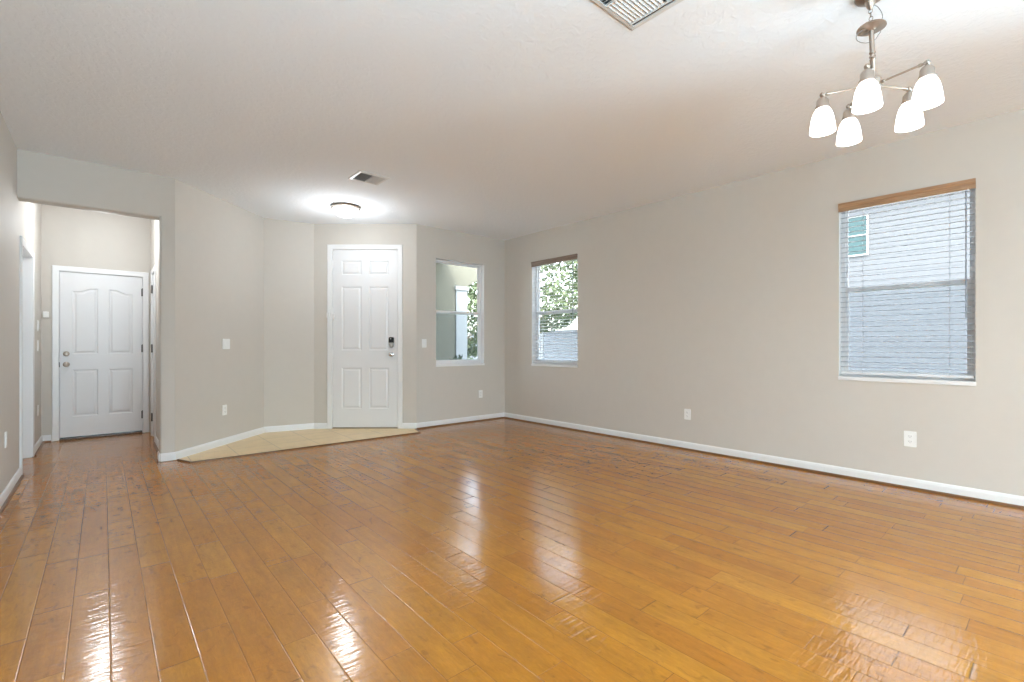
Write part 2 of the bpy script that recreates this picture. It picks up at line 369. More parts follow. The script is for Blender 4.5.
# right wall travels from back corner to the rear (its outside is on the left of travel)
LR = YB - YREAR
wall('wall_right', pA, pR, Ab, pR + nR*TH - Vector((0, TH)), side=1, label='long beige painted wall with two blind-covered windows, right side',
     holes=[(*FW_T, WZ0, WZ1), (*BW_T, WZ0, WZ1), (*RW_T, 0.55, 2.15)])
wall('wall_back', pB, pA, Bb, Ab, side=1, label='short beige wall with the bare porch window in the far corner', holes=[(BK_X[0] - pB.x, BK_X[1] - pB.x, WZ0, WZ1)])
DT0, DT1, DZ1 = 0.249, 1.140, 2.450
wall('wall_entry', pC, pB, Cb, Bb, side=1, label='beige wall holding the tall white front door', holes=[(DT0 - 0.012, DT1 + 0.012, 0.0, DZ1 + 0.012)])
wall('wall_entry_left', pD, pC, Db, Cb, side=1, label='narrow beige wall left of the front door')
wall('wall_diagonal', pE, pD, Eb, Db, side=1, label='slanted beige wall with a light switch above an outlet')
HZ = 2.39; YF = YB + 0.15
# header with bullnosed opening to the hall
def header():
    bm = bmesh.new(); r = 0.02
    prof = [(YB, CEIL), (YB, HZ + r)] + [(YB + r - r*math.cos(a), HZ + r - r*math.sin(a)) for a in (PI/8, PI/4, 3*PI/8)] + [(YB + r, HZ), (YF - r, HZ)] + \
           [(YF - r + r*math.sin(a), HZ + r - r*math.cos(a)) for a in (PI/8, PI/4, 3*PI/8)] + [(YF, HZ + r), (YF, CEIL)]
    sweep_profile(bm, prof, XL, 0.422)
    pts = [(0.542, YB), (0.442, YB)] + [(0.442 - r*math.sin(a), YB + r - r*math.cos(a)) for a in (PI/8, PI/4, 3*PI/8)] + [(0.422, YB + r), (0.422, YF), (0.484, YF)]
    prism(bm, pts, 0, HZ + r); prism(bm, [(0.542, YB), (0.4221, YB), (0.4221, YF), (0.484, YF)], HZ + r, CEIL)
    return bm
tag(put('wall_header', header(), M_wall, smooth=40), 'grey-beige wall panel above and beside the hall opening', 'wall', kind='structure')
wall('wall_hall_right', (XH, YF), (XH, YEND), (XH + 0.1, YF), (XH + 0.1, YEND + 0.1), side=-1, label='right side wall of the short hall', holes=[(6.975 - YF, 7.445 - YF, 0.0, 2.03)])
HX0, HX1, HDZ = -0.395, 0.390, 2.03
wall('wall_hall_end', (XL, YEND), (XH, YEND), (XL - TH, YEND + TH), (XH + 0.1, YEND + TH), side=1, label='end wall of the short hall around the arched-panel door', holes=[(HX0 - 0.01 - XL, HX1 + 0.01 - XL, 0.0, HDZ + 0.01)])
LD0, LD1 = 5.97, 6.85
wall('wall_left', (XL, YREAR), (XL, YEND), (XL - TH, YREAR - TH), (XL - TH, YEND + TH), side=1, label='beige wall along the left edge running into the hall', holes=[(LD0 - YREAR, LD1 - YREAR, 0.0, 2.04)])
wall('wall_rear', (XR, YREAR), (XL, YREAR), (XR + TH, YREAR - TH), (XL - TH, YREAR - TH), side=1, label='rear wall behind the viewpoint with an added wide opening for fill light', holes=[(XR - 2.3, XR + 0.3, 0.02, 2.2)])

# unseen walls added behind the doors to stop light leaking in
def plain(name, b, label): tag(put(name, newbox(*b), M_wall), label, 'wall', kind='structure')
plain('wall_light_block_left', (-0.86, -0.74, 5.70, 7.10, 0.0, CEIL), 'unseen wall added behind the left hall doorway to block light')
plain('wall_light_block_near', (-0.74, -0.695, 5.70, 5.90, 0.0, CEIL), 'short near side of the added light block')
plain('wall_light_block_far', (-0.74, -0.695, 6.92, 7.10, 0.0, CEIL), 'short far side of the added light block')
plain('wall_light_block_end', (-0.69, 1.60, 7.99, 8.10, 0.0, CEIL + 0.16), 'unseen wall added behind the hall end door to block light')
# floor and ceiling
bm = bmesh.new()
fl = [(XR + 0.05, YREAR - 0.05), (pA.x + 0.05, YB + 0.05), (pB.x + 0.02, YB + 0.05), (pC.x + 0.03, pC.y + 0.07), (pD.x, pD.y + 0.07), (pE.x + 0.02, YB + 0.06), (XH + 0.04, YB + 0.06), (XH + 0.04, 8.05), (XL - 0.05, 8.05), (XL - 0.05, 7.10), (-0.80, 7.10), (-0.80, 5.70), (XL - 0.05, 5.70), (XL - 0.05, YREAR - 0.05)]
prism(bm, fl[::-1], -0.06, 0.0)
tag(put('floor', bm, M_floor), 'glossy honey-coloured wood plank floor with scraped texture', 'floor', kind='structure')
bm = bmesh.new()
prism(bm, [(XL - TH, YREAR - TH), (XR + TH, YREAR - TH), (XR + TH, 8.0), (XL - TH, 8.0)], CEIL, CEIL + 0.16)
tag(put('ceiling', bm, M_ceil), 'white knockdown-textured ceiling', 'ceiling', kind='structure')
TL = [(0.652, 5.532), (3.13, 5.482), (pB.x + 0.005, pB.y + 0.01), (pC.x, pC.y + 0.02), (pD.x, pD.y + 0.02), (pE.x + 0.02, YB + 0.02), (0.56, YB - 0.02)]
bm = bmesh.new(); prism(bm, TL, 0.0005, 0.006)
tag(put('floor_entry_tile', bm, M_tile), 'cream square tile floor in front of the front door', 'floor', kind='structure')
bm = bmesh.new()
def strip(bm, pts, wd, z0, z1):
    for a, b in zip(pts, pts[1:]):
        a, b = Vector(a), Vector(b); d = (b - a).normalized(); n = Vector((d.y, -d.x)) * wd
        prism(bm, [tuple(a - d*0.002), tuple(b + d*0.002), tuple(b + n + d*0.002), tuple(a + n - d*0.002)], z0, z1)
strip(bm, [(0.572, 5.738), (0.652, 5.53), (3.13, 5.48), (3.205, 5.735)], 0.014, 0.0005, 0.012)
tag(put('trim_1', bm, M_shoe), 'thin dark brown wood strip along the edge of the entry tile', 'trim', kind='structure')

# baseboards
BH = 0.082
def baseboard(name, pts, side, label, shoe=True, close0=0, close1=0):
    """pts: plan polyline on the wall face, room on the given side"""
    pts = [Vector(p) for p in pts]
    def offs(th):
        out = []
        for i, p in enumerate(pts):
            ns = []
            if i > 0: ns.append(outn(pts[i-1], p, side))
            if i < len(pts)-1: ns.append(outn(p, pts[i+1], side))
            if len(ns) == 1: out.append(p + ns[0]*th)
            else:
                m = (ns[0] + ns[1]).normalized(); out.append(p + m * (th / max(0.3, m.dot(ns[0]))))
        return out
    def run(prof):
        bm = bmesh.new(); rows = []
        for th, z in prof: rows.append([bm.verts.new((q.x, q.y, z)) for q in offs(th)])
        n = len(prof)
        for i in range(len(pts)-1):
            for k in range(n):
                k2 = (k+1) % n; bm.faces.new((rows[k][i], rows[k][i+1], rows[k2][i+1], rows[k2][i]))
        bm.faces.new([rows[k][0] for k in range(n)][::-1]); bm.faces.new([rows[k][-1] for k in range(n)])
        return bm
    z0 = 0.006
    o = put(name, run([(0.0, z0), (0.014, z0), (0.014, BH - 0.022), (0.011, BH - 0.008), (0.006, BH), (0.0, BH)]), M_trim)
    tag(o, label, 'baseboard', kind='structure')
    if shoe:
        s = put('shoe_moulding', run([(0.0142, 0.0), (0.030, 0.0), (0.029, 0.008), (0.024, 0.014), (0.0142, 0.017)]), M_shoe, parent=o)
        s['label'] = 'brown wood shoe moulding'
baseboard('baseboard_right', [tuple(pA), tuple(pR)], -1, 'white baseboard along the foot of the right wall')
baseboard('baseboard_back', [(3.235, YB), (pA.x - 0.016, YB)], -1, 'white baseboard under the porch window')
cw = 0.062
tB = (pB - pC).length
baseboard('baseboard_entry_right', [pC + dCb*(DT1 + cw + 0.006), pC + dCb*(tB - 0.004)], -1, 'short white baseboard right of the front door', shoe=False)
baseboard('baseboard_entry', [(0.425, YB), (0.542, YB), pD, pC, pC + dCb*(DT0 - cw - 0.006)], -1, 'white baseboard around the slanted entry wall to the front door', shoe=False)
baseboard('baseboard_left', [(XL, YREAR), (XL, 5.90)], -1, 'white baseboard at the left edge')
baseboard('baseboard_hall_left', [(XL, LD1 + 0.065), (XL, YEND), (HX0 - 0.07, YEND)], -1, 'white baseboard turning the far left corner of the hall')
baseboard('baseboard_hall_right', [(XH, 6.905), (XH, YF), (0.424, YF), (0.424, YB + 0.01)], -1, 'white baseboard at the right jamb of the hall')

# ------------------------------------------------------------------ doors
def leaf(w, z0, z1, panels, yf, th=0.04, arch=None):
    """panelled door leaf; panels=[(x0,x1,z0,z1,curve)] where curve is +1/-1 for an arched top rising right/left"""
    bm = bmesh.new()
    xs = sorted({0.0, w, *[p[0] for p in panels], *[p[1] for p in panels]})
    zs = sorted({z0, z1, *[p[2] for p in panels], *[p[3] for p in panels]})
    vc = {}
    def V(x, z):
        k = (round(x, 5), round(z, 5))
        if k not in vc: vc[k] = bm.verts.new((x, yf, z))
        return vc[k]
    pf = []
    curves = {}; extra = {}
    for p in panels:
        if p[4]:
            n = 12; x0, x1, zt = p[0], p[1], p[3]; pts = []
            for i in range(0, 9):
                s = 0.22 + 0.56*i/8; u_ = i/8; ss = 0.02 + 0.96*u_*u_*(3-2*u_)
                if p[4] < 0: ss = 1 - ss
                pts.append((x0 + (x1-x0)*s, zt + 0.045*ss - (0.0)))
            # end heights: the low end stays at zt, the high end sits higher
            curves[(x0, x1, zt)] = (pts, p[4]); extra.setdefault(x1 if p[4] > 0 else x0, []).append(zt + 0.045)
    for i in range(len(xs)-1):
        for j in range(len(zs)-1):
            x0, x1, a, b = xs[i], xs[i+1], zs[j], zs[j+1]
            pan = next((p for p in panels if p[0] <= x0 and x1 <= p[1] and p[2] <= a and b <= p[3]), None)
            top = curves.get((x0, x1, b)) if pan else None
            bot = curves.get((x0, x1, a)) if not pan else None
            vs = [V(x0, a)]
            if bot:
                pts, sg = bot
                if sg < 0: vs.append(V(x0, a + 0.045))
                vs += [V(*q) for q in pts]
                if sg > 0: vs.append(V(x1, a + 0.045))
            vs.append(V(x1, a)); vs += [V(x1, q) for q in extra.get(x1, []) if a < q < b and not bot]; vs.append(V(x1, b))
            if top:
                pts, sg = top
                if sg > 0: vs.append(V(x1, b + 0.045))
                vs += [V(*q) for q in pts[::-1]]
                if sg < 0: vs.append(V(x0, b + 0.045))
            vs.append(V(x0, b)); vs += [V(x0, q) for q in extra.get(x0, []) if a < q < b and not bot]
            seen = []
            for q in vs:
                if not seen or q is not seen[-1]: seen.append(q)
            if bot:   # drop the doubled corner under the raised end of the arch
                pts, sg = bot
                if sg > 0: seen = [q for q in seen if q is not V(x1, a)]
                else: seen = [q for q in seen if q is not V(x0, a)]
            f = bm.faces.new(seen)
            if pan: pf.append(f)
    bm.normal_update()
    for f in bm.faces:
        if f.normal.y > 0: f.normal_flip()
    # tall panels may be cut by other rows: join them first
    groups = {}
    for f in pf:
        c = f.calc_center_median()
        k = next(i for i, p in enumerate(panels) if p[0] < c.x < p[1] and p[2] < c.z < p[3] + 0.04)
        groups.setdefault(k, []).append(f)
    joined = []
    for k, fs in groups.items():
        if len(fs) > 1:
            r = bmesh.ops.dissolve_faces(bm, faces=fs, use_verts=False); joined += r['region']
        else: joined += fs
    for th_, dp in ((0.010, -0.009), (0.012, 0.0), (0.016, 0.007)):
        bmesh.ops.inset_region(bm, faces=joined, thickness=th_, depth=dp, use_even_offset=True)
    # sides and back
    b0 = [bm.verts.new(p) for p in ((0, yf+th, z0), (w, yf+th, z0), (w, yf+th, z1), (0, yf+th, z1))]
    bm.faces.new(b0[::-1])
    def edge_pts(sel, key): return sorted([v for v in vc.values() if sel(v)], key=key)
    lf = edge_pts(lambda v: abs(v.co.x) < 1e-6, lambda v: v.co.z); rt = edge_pts(lambda v: abs(v.co.x-w) < 1e-6, lambda v: v.co.z)
    bo = edge_pts(lambda v: abs(v.co.z-z0) < 1e-6, lambda v: v.co.x); tp = edge_pts(lambda v: abs(v.co.z-z1) < 1e-6, lambda v: v.co.x)
    bm.faces.new(lf + [b0[3], b0[0]]); bm.faces.new(rt + [b0[2], b0[1]]); bm.faces.new(bo + [b0[1], b0[0]]); bm.faces.new(tp + [b0[2], b0[3]])
    return bm
def casing(bm, w, zt, cwid=cw, y0=-0.016, y1=0.0, gap=0.008):
    """three-piece profiled casing round an opening 0..w, zt high, drawn as an inverted U"""
    def pr(o):   # offset ring at distance o from the opening
        return [(-o, 0.006), (-o, zt + o), (w + o, zt + o), (w + o, 0.006)]
    layers = [(gap, y1), (gap, y0 + 0.006), (gap + 0.012, y0 + 0.001), (gap + cwid*0.55, y0 + 0.003), (gap + cwid - 0.006, y0), (gap + cwid, y0 + 0.004), (gap + cwid, y1)]
    rows = [[bm.verts.new((x, yy, z)) for x, z in pr(o)] for o, yy in layers]
    n = len(rows)
    for k in range(n):
        k2 = (k+1) % n
        for i in range(3): bm.faces.new((rows[k][i], rows[k][i+1], rows[k2][i+1], rows[k2][i]))
    bm.faces.new([r[0] for r in rows][::-1]); bm.faces.new([r[3] for r in rows])
def jamb(bm, w, zt, depth, g=0.010, stop=0.05):
    for x0, x1 in ((-g, 0.0), (w, w + g)): box(bm, x0, x1, 0.0, depth, 0.006, zt + g)
    box(bm, 0.0, w, 0.0, depth, zt, zt + g)
    for x0, x1 in ((0.0, 0.012), (w - 0.012, w)): box(bm, x0, x1, stop, stop + 0.03, 0.006, zt)
    box(bm, 0.012, w - 0.012, stop, stop + 0.03, zt - 0.012, zt)
def hinge(parent, x, z, y, mat, h=0.10, r=0.007):
    bm = bmesh.new(); lathe(bm, [(r, -h/2), (r, h/2)], (x, y, z), 12); lathe(bm, [(r*0.6, h/2), (r*1.1, h/2 + 0.004), (0.001, h/2 + 0.009)], (x, y, z), 12)
    box(bm, x - 0.012, x + 0.012, y + r*0.6, y + r*0.6 + 0.003, z - h/2, z + h/2)
    return put('hinge', bm, mat, parent, smooth=40)

# front door: local x runs along the wall from its left jamb
angd = math.atan2(dCb.y, dCb.x); o3 = pC + dCb * DT0
d1 = empty('door_1', (o3.x, o3.y, 0), angd, 'tall white six-panel front door with black keypad lock', 'door', kind='structure')
Wd = DT1 - DT0
bm = bmesh.new(); casing(bm, Wd, DZ1, gap=0.004); put('casing', bm, M_trim, d1, smooth=30)
bm = bmesh.new(); jamb(bm, Wd, DZ1, 0.13, g=0.008, stop=0.052); put('jamb', bm, M_trim, d1)
a0, a1, b0_, b1_ = 0.125, 0.395, 0.497, 0.767
P6 = [(a0, a1, 2.105, 2.300, 0), (b0_, b1_, 2.105, 2.300, 0), (a0, a1, 1.075, 1.945, 0), (b0_, b1_, 1.075, 1.945, 0), (a0, a1, 0.275, 0.835, 0), (b0_, b1_, 0.275, 0.835, 0)]
P6 = [(p[0] - 0.004, p[1] - 0.004, *p[2:]) for p in P6]
bm = leaf(Wd - 0.008, 0.024, DZ1 - 0.004, P6, 0.008)
bmesh.ops.translate(bm, verts=bm.verts[:], vec=(0.004, 0, 0))
dl = put('door_leaf', bm, M_door, d1)
for z in (2.25, 1.60, 1.03, 0.52): hinge(d1, 0.002, z, -0.004, M_trim if z != 1.6 else M_trim)
# keypad deadbolt
def rrect(cx, cz, w, h, r, seg=5, top_only=False, bot_only=False):
    pts = []
    for (sx, sz, a0) in ((1, 1, 0), (-1, 1, PI/2), (-1, -1, PI), (1, -1, 3*PI/2)):
        rr = r
        if top_only and sz < 0: rr = 0.001
        if bot_only and sz > 0: rr = 0.001
        for k in range(seg + 1):
            a = a0 + (PI/2)*k/seg; pts.append((cx + sx*(w/2 - rr) + rr*math.cos(a), cz + sz*(h/2 - rr) + rr*math.sin(a)))
    return pts
def plate_xz(bm, pts, y0, y1, bev=0.0):
    a = [bm.verts.new((x, y0, z)) for x, z in pts]; b = [bm.verts.new((x, y1, z)) for x, z in pts]; n = len(pts)
    f = bm.faces.new(a); bm.faces.new(b[::-1])
    for i in range(n): bm.faces.new((a[i], b[i], b[(i+1) % n], a[(i+1) % n]))
    if bev: bmesh.ops.bevel(bm, geom=list(f.edges), offset=bev, segments=2, affect='EDGES')
lx = 0.807
bm = bmesh.new(); plate_xz(bm, rrect(lx, 1.145, 0.068, 0.072, 0.030, bot_only=True), -0.018, 0.008, 0.004); lk = put('deadbolt_housing', bm, M_chrome, d1, smooth=40)
lk['label'] = 'silver lower half of the lock'
bm = bmesh.new(); plate_xz(bm, rrect(lx, 1.217, 0.068, 0.074, 0.016, top_only=True), -0.019, 0.008, 0.004); kp = put('keypad', bm, M_black, d1, smooth=40); kp['label'] = 'black keypad'
bm = bmesh.new(); plate_xz(bm, rrect(lx, 1.142, 0.014, 0.036, 0.006), -0.034, -0.018, 0.002); put('thumb_turn', bm, M_nickel, lk, smooth=40)
bm = bmesh.new(); plate_xz(bm, rrect(lx - 0.006, 1.232, 0.014, 0.008, 0.002), -0.0205, -0.0188); put('keypad_light', bm, pmat('led_grey', (0.6, 0.65, 0.7), 0.3), kp)
bm = bmesh.new(); lathe(bm, [(0.033, 0.008), (0.033, -0.002), (0.029, -0.006), (0.013, -0.008), (0.011, -0.022), (0.018, -0.030), (0.027, -0.040), (0.029, -0.050), (0.024, -0.060), (0.010, -0.064)], (lx + 0.002, 0, 1.018), 24, axis='y'); kb = put('door_knob', bm, M_chrome, d1, smooth=50)
bm = bmesh.new(); lathe(bm, [(0.007, -0.062), (0.006, -0.067), (0.002, -0.068)], (lx + 0.002, 0, 1.018), 12, axis='y'); put('lock_button', bm, M_hinge, kb)
# swing-bar guard on the hinge side casing
bm = bmesh.new(); box(bm, -0.052, -0.030, -0.030, -0.0165, 1.535, 1.60, 0.003); box(bm, -0.060, 0.010, -0.042, -0.031, 1.578, 1.588, 0.002); box(bm, -0.064, -0.054, -0.045, -0.031, 1.52, 1.588, 0.002); box(bm, 0.004, 0.030, -0.024, 0.008, 1.50, 1.575, 0.003)
g = put('swing_bar_guard', bm, M_trim, d1)
g['label'] = 'small pale swing bar guard on the left casing'
bm = newbox(0.0, Wd, 0.0, 0.12, 0.006, 0.020, bev=0.003); th = put('threshold', bm, M_nickel, d1); th['label'] = 'metal threshold under the door'

# hall end door
d2 = empty('door_2', (HX0, YEND, 0), 0, 'white door with arched upper panels at the end of the hall', 'door', kind='structure')
Wh = HX1 - HX0
bm = bmesh.new(); casing(bm, Wh, HDZ, gap=0.004, cwid=0.060); put('casing', bm, M_trim, d2, smooth=30)
bm = bmesh.new(); jamb(bm, Wh, HDZ, 0.13, g=0.008, stop=0.052); put('jamb', bm, M_trim, d2)
P4 = [(0.110, 0.345, 1.035, 1.80, 1), (0.445, 0.680, 1.035, 1.80, -1), (0.110, 0.345, 0.275, 0.845, 0), (0.445, 0.680, 0.275, 0.845, 0)]
bm = leaf(Wh - 0.008, 0.030, HDZ - 0.004, P4, 0.008); bmesh.ops.translate(bm, verts=bm.verts[:], vec=(0.004, 0, 0)); put('door_leaf', bm, M_door, d2)
for z in (1.83, 1.10, 0.24): hinge(d2, Wh - 0.001, z, -0.006, M_hinge, 0.095, 0.007)
for z, nm in ((0.912, 'door_knob'), (1.040, 'deadbolt')):
    bm = bmesh.new()
    pr = [(0.032, 0.008), (0.032, -0.002), (0.028, -0.007), (0.012, -0.010), (0.011, -0.022), (0.020, -0.032), (0.027, -0.044), (0.026, -0.054), (0.016, -0.061), (0.002, -0.062)] if nm == 'door_knob' else [(0.030, 0.008), (0.030, -0.006), (0.026, -0.014), (0.018, -0.018), (0.002, -0.019)]
    lathe(bm, pr, (0.060, 0, z), 24, axis='y'); k = put(nm, bm, M_nickel, d2, smooth=50)
    if nm == 'deadbolt': b2 = bmesh.new(); box(b2, 0.055, 0.065, -0.034, -0.018, z - 0.016, z + 0.016, 0.002); put('thumb_turn', b2, M_nickel, k)
bm = newbox(-0.004, 0.0035, -0.004, 0.03, 0.88, 0.94); put('strike_plate', bm, M_hinge, d2)
bm = newbox(0.0, Wh, 0.002, 0.10, 0.001, 0.018, bev=0.003); t2 = put('threshold', bm, pmat('dark_threshold', (0.10, 0.06, 0.04), 0.4), d2); t2['label'] = 'dark brown threshold'
bm = newbox(0.004, Wh - 0.004, 0.004, 0.012, 0.019, 0.033); t2 = put('door_sweep', bm, M_black, d2)

# closet door on the right side of the hall (local x runs towards the viewer: rotate -90)
d3 = empty('door_3', (XH, 7.44, 0), -PI/2, 'white door with dark hinges on the right side of the hall', 'door', kind='structure')
W3 = 7.44 - 6.98
bm = bmesh.new(); casing(bm, W3, 2.025, gap=0.004, cwid=0.055); put('casing', bm, M_trim, d3, smooth=30)
bm = bmesh.new(); jamb(bm, W3, 2.025, 0.09, g=0.005, stop=0.052); put('jamb', bm, M_trim, d3)
bm = leaf(W3 - 0.006, 0.02, 2.02, [(0.09, 0.37, 1.03, 1.85, 0), (0.09, 0.37, 0.25, 0.84, 0)], 0.004, 0.035); bmesh.ops.translate(bm, verts=bm.verts[:], vec=(0.003, 0, 0)); put('door_leaf', bm, M_door, d3)
for z in (1.84, 1.10, 0.24): hinge(d3, 0.0, z, -0.008, M_hinge, 0.095, 0.009)
# left hall doorway with a closed door set deep in the jamb
d4 = empty('door_4', (XL, LD0 + 0.005, 0), PI/2, 'white cased doorway on the left side of the hall', 'door', kind='structure')
W4 = LD1 - LD0 - 0.01
bm = bmesh.new(); casing(bm, W4, 2.03, gap=0.003, cwid=0.062); put('casing', bm, M_trim, d4, smooth=30)
bm = bmesh.new(); jamb(bm, W4, 2.03, TH, g=0.005, stop=0.065); put('jamb', bm, M_trim, d4)
bm = leaf(W4 - 0.006, 0.015, 2.025, [(p[0]*0.96, p[1]*0.96, p[2]*0.82, p[3]*0.82, 0) for p in P6], 0.097, 0.035); bmesh.ops.translate(bm, verts=bm.verts[:], vec=(0.003, 0, 0)); put('door_leaf', bm, M_door, d4)
bm = bmesh.new(); lathe(bm, [(0.032, 0.097), (0.030, 0.090), (0.012, 0.086), (0.012, 0.074), (0.026, 0.060), (0.026, 0.048), (0.010, 0.040)], (0.07, 0, 0.95), 24, axis='y'); put('door_knob', bm, M_nickel, d4, smooth=50)

# ------------------------------------------------------------------ windows
def window(name, loc, rz, w, label, z0=WZ0, z1=WZ1, screen=True):
    o = empty(name, loc, rz, label, 'window', kind='structure')
    yf, yb = 0.075, 0.135; fwid = 0.028; zm = z0 + (z1 - z0) * 0.505
    bm = bmesh.new()
    for a in ((0.0, fwid, z0 + .012, z1), (w - fwid, w, z0 + .012, z1)): box(bm, a[0], a[1], yf, yb, a[2], a[3], 0.003)
    box(bm, fwid, w - fwid, yf, yb, z1 - fwid, z1, 0.003); box(bm, fwid, w - fwid, yf, yb, z0 + .012, z0 + fwid + .012, 0.003)
    put('window_frame', bm, M_vinyl, o)
    def sash(nm, a, b, y0, y1, s=0.026, bot=0.03, top=0.03):
        bm = bmesh.new(); x0, x1 = fwid, w - fwid
        box(bm, x0, x0 + s, y0, y1, a, b, 0.003); box(bm, x1 - s, x1, y0, y1, a, b, 0.003)
        box(bm, x0 + s, x1 - s, y0, y1, a, a + bot, 0.003); box(bm, x0 + s, x1 - s, y0, y1, b - top, b, 0.003)
        q = put(nm, bm, M_vinyl, o); yc = (y0 + y1) / 2
        put('window_pane', newbox(x0 + s - .004, x1 - s + .004, yc - 0.002, yc + 0.002, a + bot - .004, b - top + .004), M_glass, q)
        return q
    sash('upper_sash', zm - 0.02, z1 - fwid, 0.108, 0.130, s=0.012, bot=0.036, top=0.012)
    ls = sash('lower_sash', z0 + fwid + .012, zm + 0.022, 0.080, 0.104, s=0.024)
    put('sash_lock', newbox(w/2 - 0.03, w/2 + 0.03, 0.070, 0.082, zm + 0.004, zm + 0.018, bev=0.003), M_vinyl, ls)
    if screen:
        bm = bmesh.new(); v = [bm.verts.new(p) for p in ((fwid, 0.1335, z0 + fwid), (w - fwid, 0.1335, z0 + fwid), (w - fwid, 0.1335, zm), (fwid, 0.1335, zm))]; bm.faces.new(v)
        s = put('insect_screen', bm, M_screen, o); s['label'] = 'fine grey insect screen over the lower sash'
    bm = bmesh.new(); box(bm, 0.001, w - 0.001, -0.010, yf, z0 - 0.001, z0 + 0.012, 0.003); box(bm, -0.004, w + 0.004, -0.012, -0.0005, z0 - 0.020, z0 + 0.012, 0.003)
    put('window_sill', bm, M_trim, o)
    return o
window('window_1', onR(BW_T[0]), RANG, BW_T[1] - BW_T[0], 'large window behind the oak-valanced blind on the right wall')
window('window_2', onR(FW_T[0]), RANG, FW_T[1] - FW_T[0], 'window behind the blind nearest the far corner')
window('window_3', (BK_X[0], YB, 0), 0, BK_X[1] - BK_X[0], 'bare sash window looking out to the porch column')
# unseen glazed openings added behind the viewpoint to carry the fill light
o = empty('window_4_added', onR(RW_T[0]), RANG, 'unseen wide window added behind the viewpoint on the right wall for fill light', 'window', kind='structure')
bm = bmesh.new(); w4 = RW_T[1] - RW_T[0]
for x in (0, w4/2 - .02, w4 - .04): box(bm, x, x + .04, .08, .13, .56, 2.14)
for z in (.56, 2.10): box(bm, 0.04, w4 - .04, .085, .125, z, z + .04)
put('window_frame', bm, M_vinyl, o); put('window_pane', newbox(.02, w4 - .02, .103, .107, .58, 2.26), M_glass, o)  # frame and pane of the added unseen window
o = empty('door_5_added', (2.3, YREAR, 0), PI, 'unseen sliding glass door added behind the viewpoint for fill light', 'door', kind='structure')  # door added out of view as an opening for the fill light
bm = bmesh.new()
for x in (0, 1.27, 2.54): box(bm, x, x + .06, .06, .11, .03, 2.19)
for z in (.03, 2.13): box(bm, 0.06, 2.54, .065, .105, z, z + .06)
put('door_frame', bm, M_vinyl, o); put('door_pane', newbox(.03, 2.57, .083, .087, .06, 2.16), M_glass, o)

# ------------------------------------------------------------------ blinds
def blind(loc, rz, w, valmat, label, tilt, cords, slatm=M_slat, wand=None, pitch=0.0432, zb=0.905, z1=WZ1):
    o = empty('window_blind', loc, rz, label, 'blind', 'horizontal slat blinds')
    # wooden valance with a stepped crown profile, with short returns into the recess
    bm = bmesh.new()
    prof = [(-0.002, z1 - 0.068), (-0.012, z1 - 0.068), (-0.013, z1 - 0.060), (-0.011, z1 - 0.050), (-0.013, z1 - 0.030), (-0.018, z1 - 0.018), (-0.019, z1 + 0.004), (-0.002, z1 + 0.004)]
    sweep_profile(bm, prof, -0.002, w + 0.002)
    v = put('valance', bm, valmat, o); v['label'] = 'wooden valance across the top'
    put('head_rail', newbox(0.006, w - 0.006, 0.004, 0.056, z1 - 0.052, z1 - 0.004, bev=0.002), M_slat, o)
    zt = z1 - 0.075; n = int((zt - zb - 0.025) / pitch) + 1
    c, s = math.cos(tilt), math.sin(tilt)
    for k in range(n):
        z = zt - k*pitch; bm = bmesh.new(); yc = 0.034; hw = 0.0208; th = 0.0017; rows = []
        for q in range(5):      # slightly crowned slat
            u = -hw + 2*hw*q/4; cr = 0.0016*(1 - (u/hw)**2)
            rows.append([(u, cr + th), (u, cr - th)])
        prof = [r[0] for r in rows] + [r[1] for r in rows[::-1]]
        prof = [(yc + u*c - h*s, z + u*s + h*c) for u, h in prof]
        sweep_profile(bm, prof, 0.009, w - 0.009)
        put('slat', bm, slatm, o)
    put('bottom_rail', newbox(0.009, w - 0.009, 0.010, 0.060, zb - 0.012, zb + 0.010, bev=0.003), M_slat, o)
    for x in cords:
        bm = bmesh.new()
        for y in (0.0085, 0.0600): tube(bm, [(x, y, z1 - 0.06), (x, y, zb)], 0.0011, 6)
        for k in range(n): z = zt - k*pitch; tube(bm, [(x, 0.0085, z - s*0.0245 - 0.003), (x, 0.06, z + s*0.0245 - 0.003)], 0.0006, 4)
        put('ladder_cord', bm, M_cord, o)
    if wand:
        x, zl = wand; bm = bmesh.new(); tube(bm, [(x, 0.000, z1 - 0.075), (x, 0.000, zl)], 0.0042, 8); tube(bm, [(x, 0.000, zl), (x, 0.000, zl - 0.012)], [0.006, 0.005], 8); tube(bm, [(x, 0.012, z1 - 0.06), (x, 0.0, z1 - 0.07), (x, 0.0, z1 - 0.078)], 0.002, 6)
        wd = put('tilt_wand', bm, M_wand, o, smooth=60); wd['label'] = 'dark grey tilt wand'
    return o
blind(onR(BW_T[0]), RANG, BW_T[1] - BW_T[0], M_val, 'open white slat blind, backlit shade coloured into the slats, under an oak valance, in the nearer window', math.radians(6), (0.166, 0.711), M_slat_backlit, (0.805, 1.36))
blind(onR(FW_T[0]), RANG, FW_T[1] - FW_T[0], M_val2, 'white slat blind under a brown valance, in the window near the far corner', math.radians(9), (0.17, 0.43, 0.74), M_slat, (0.80, 1.5), pitch=0.044)

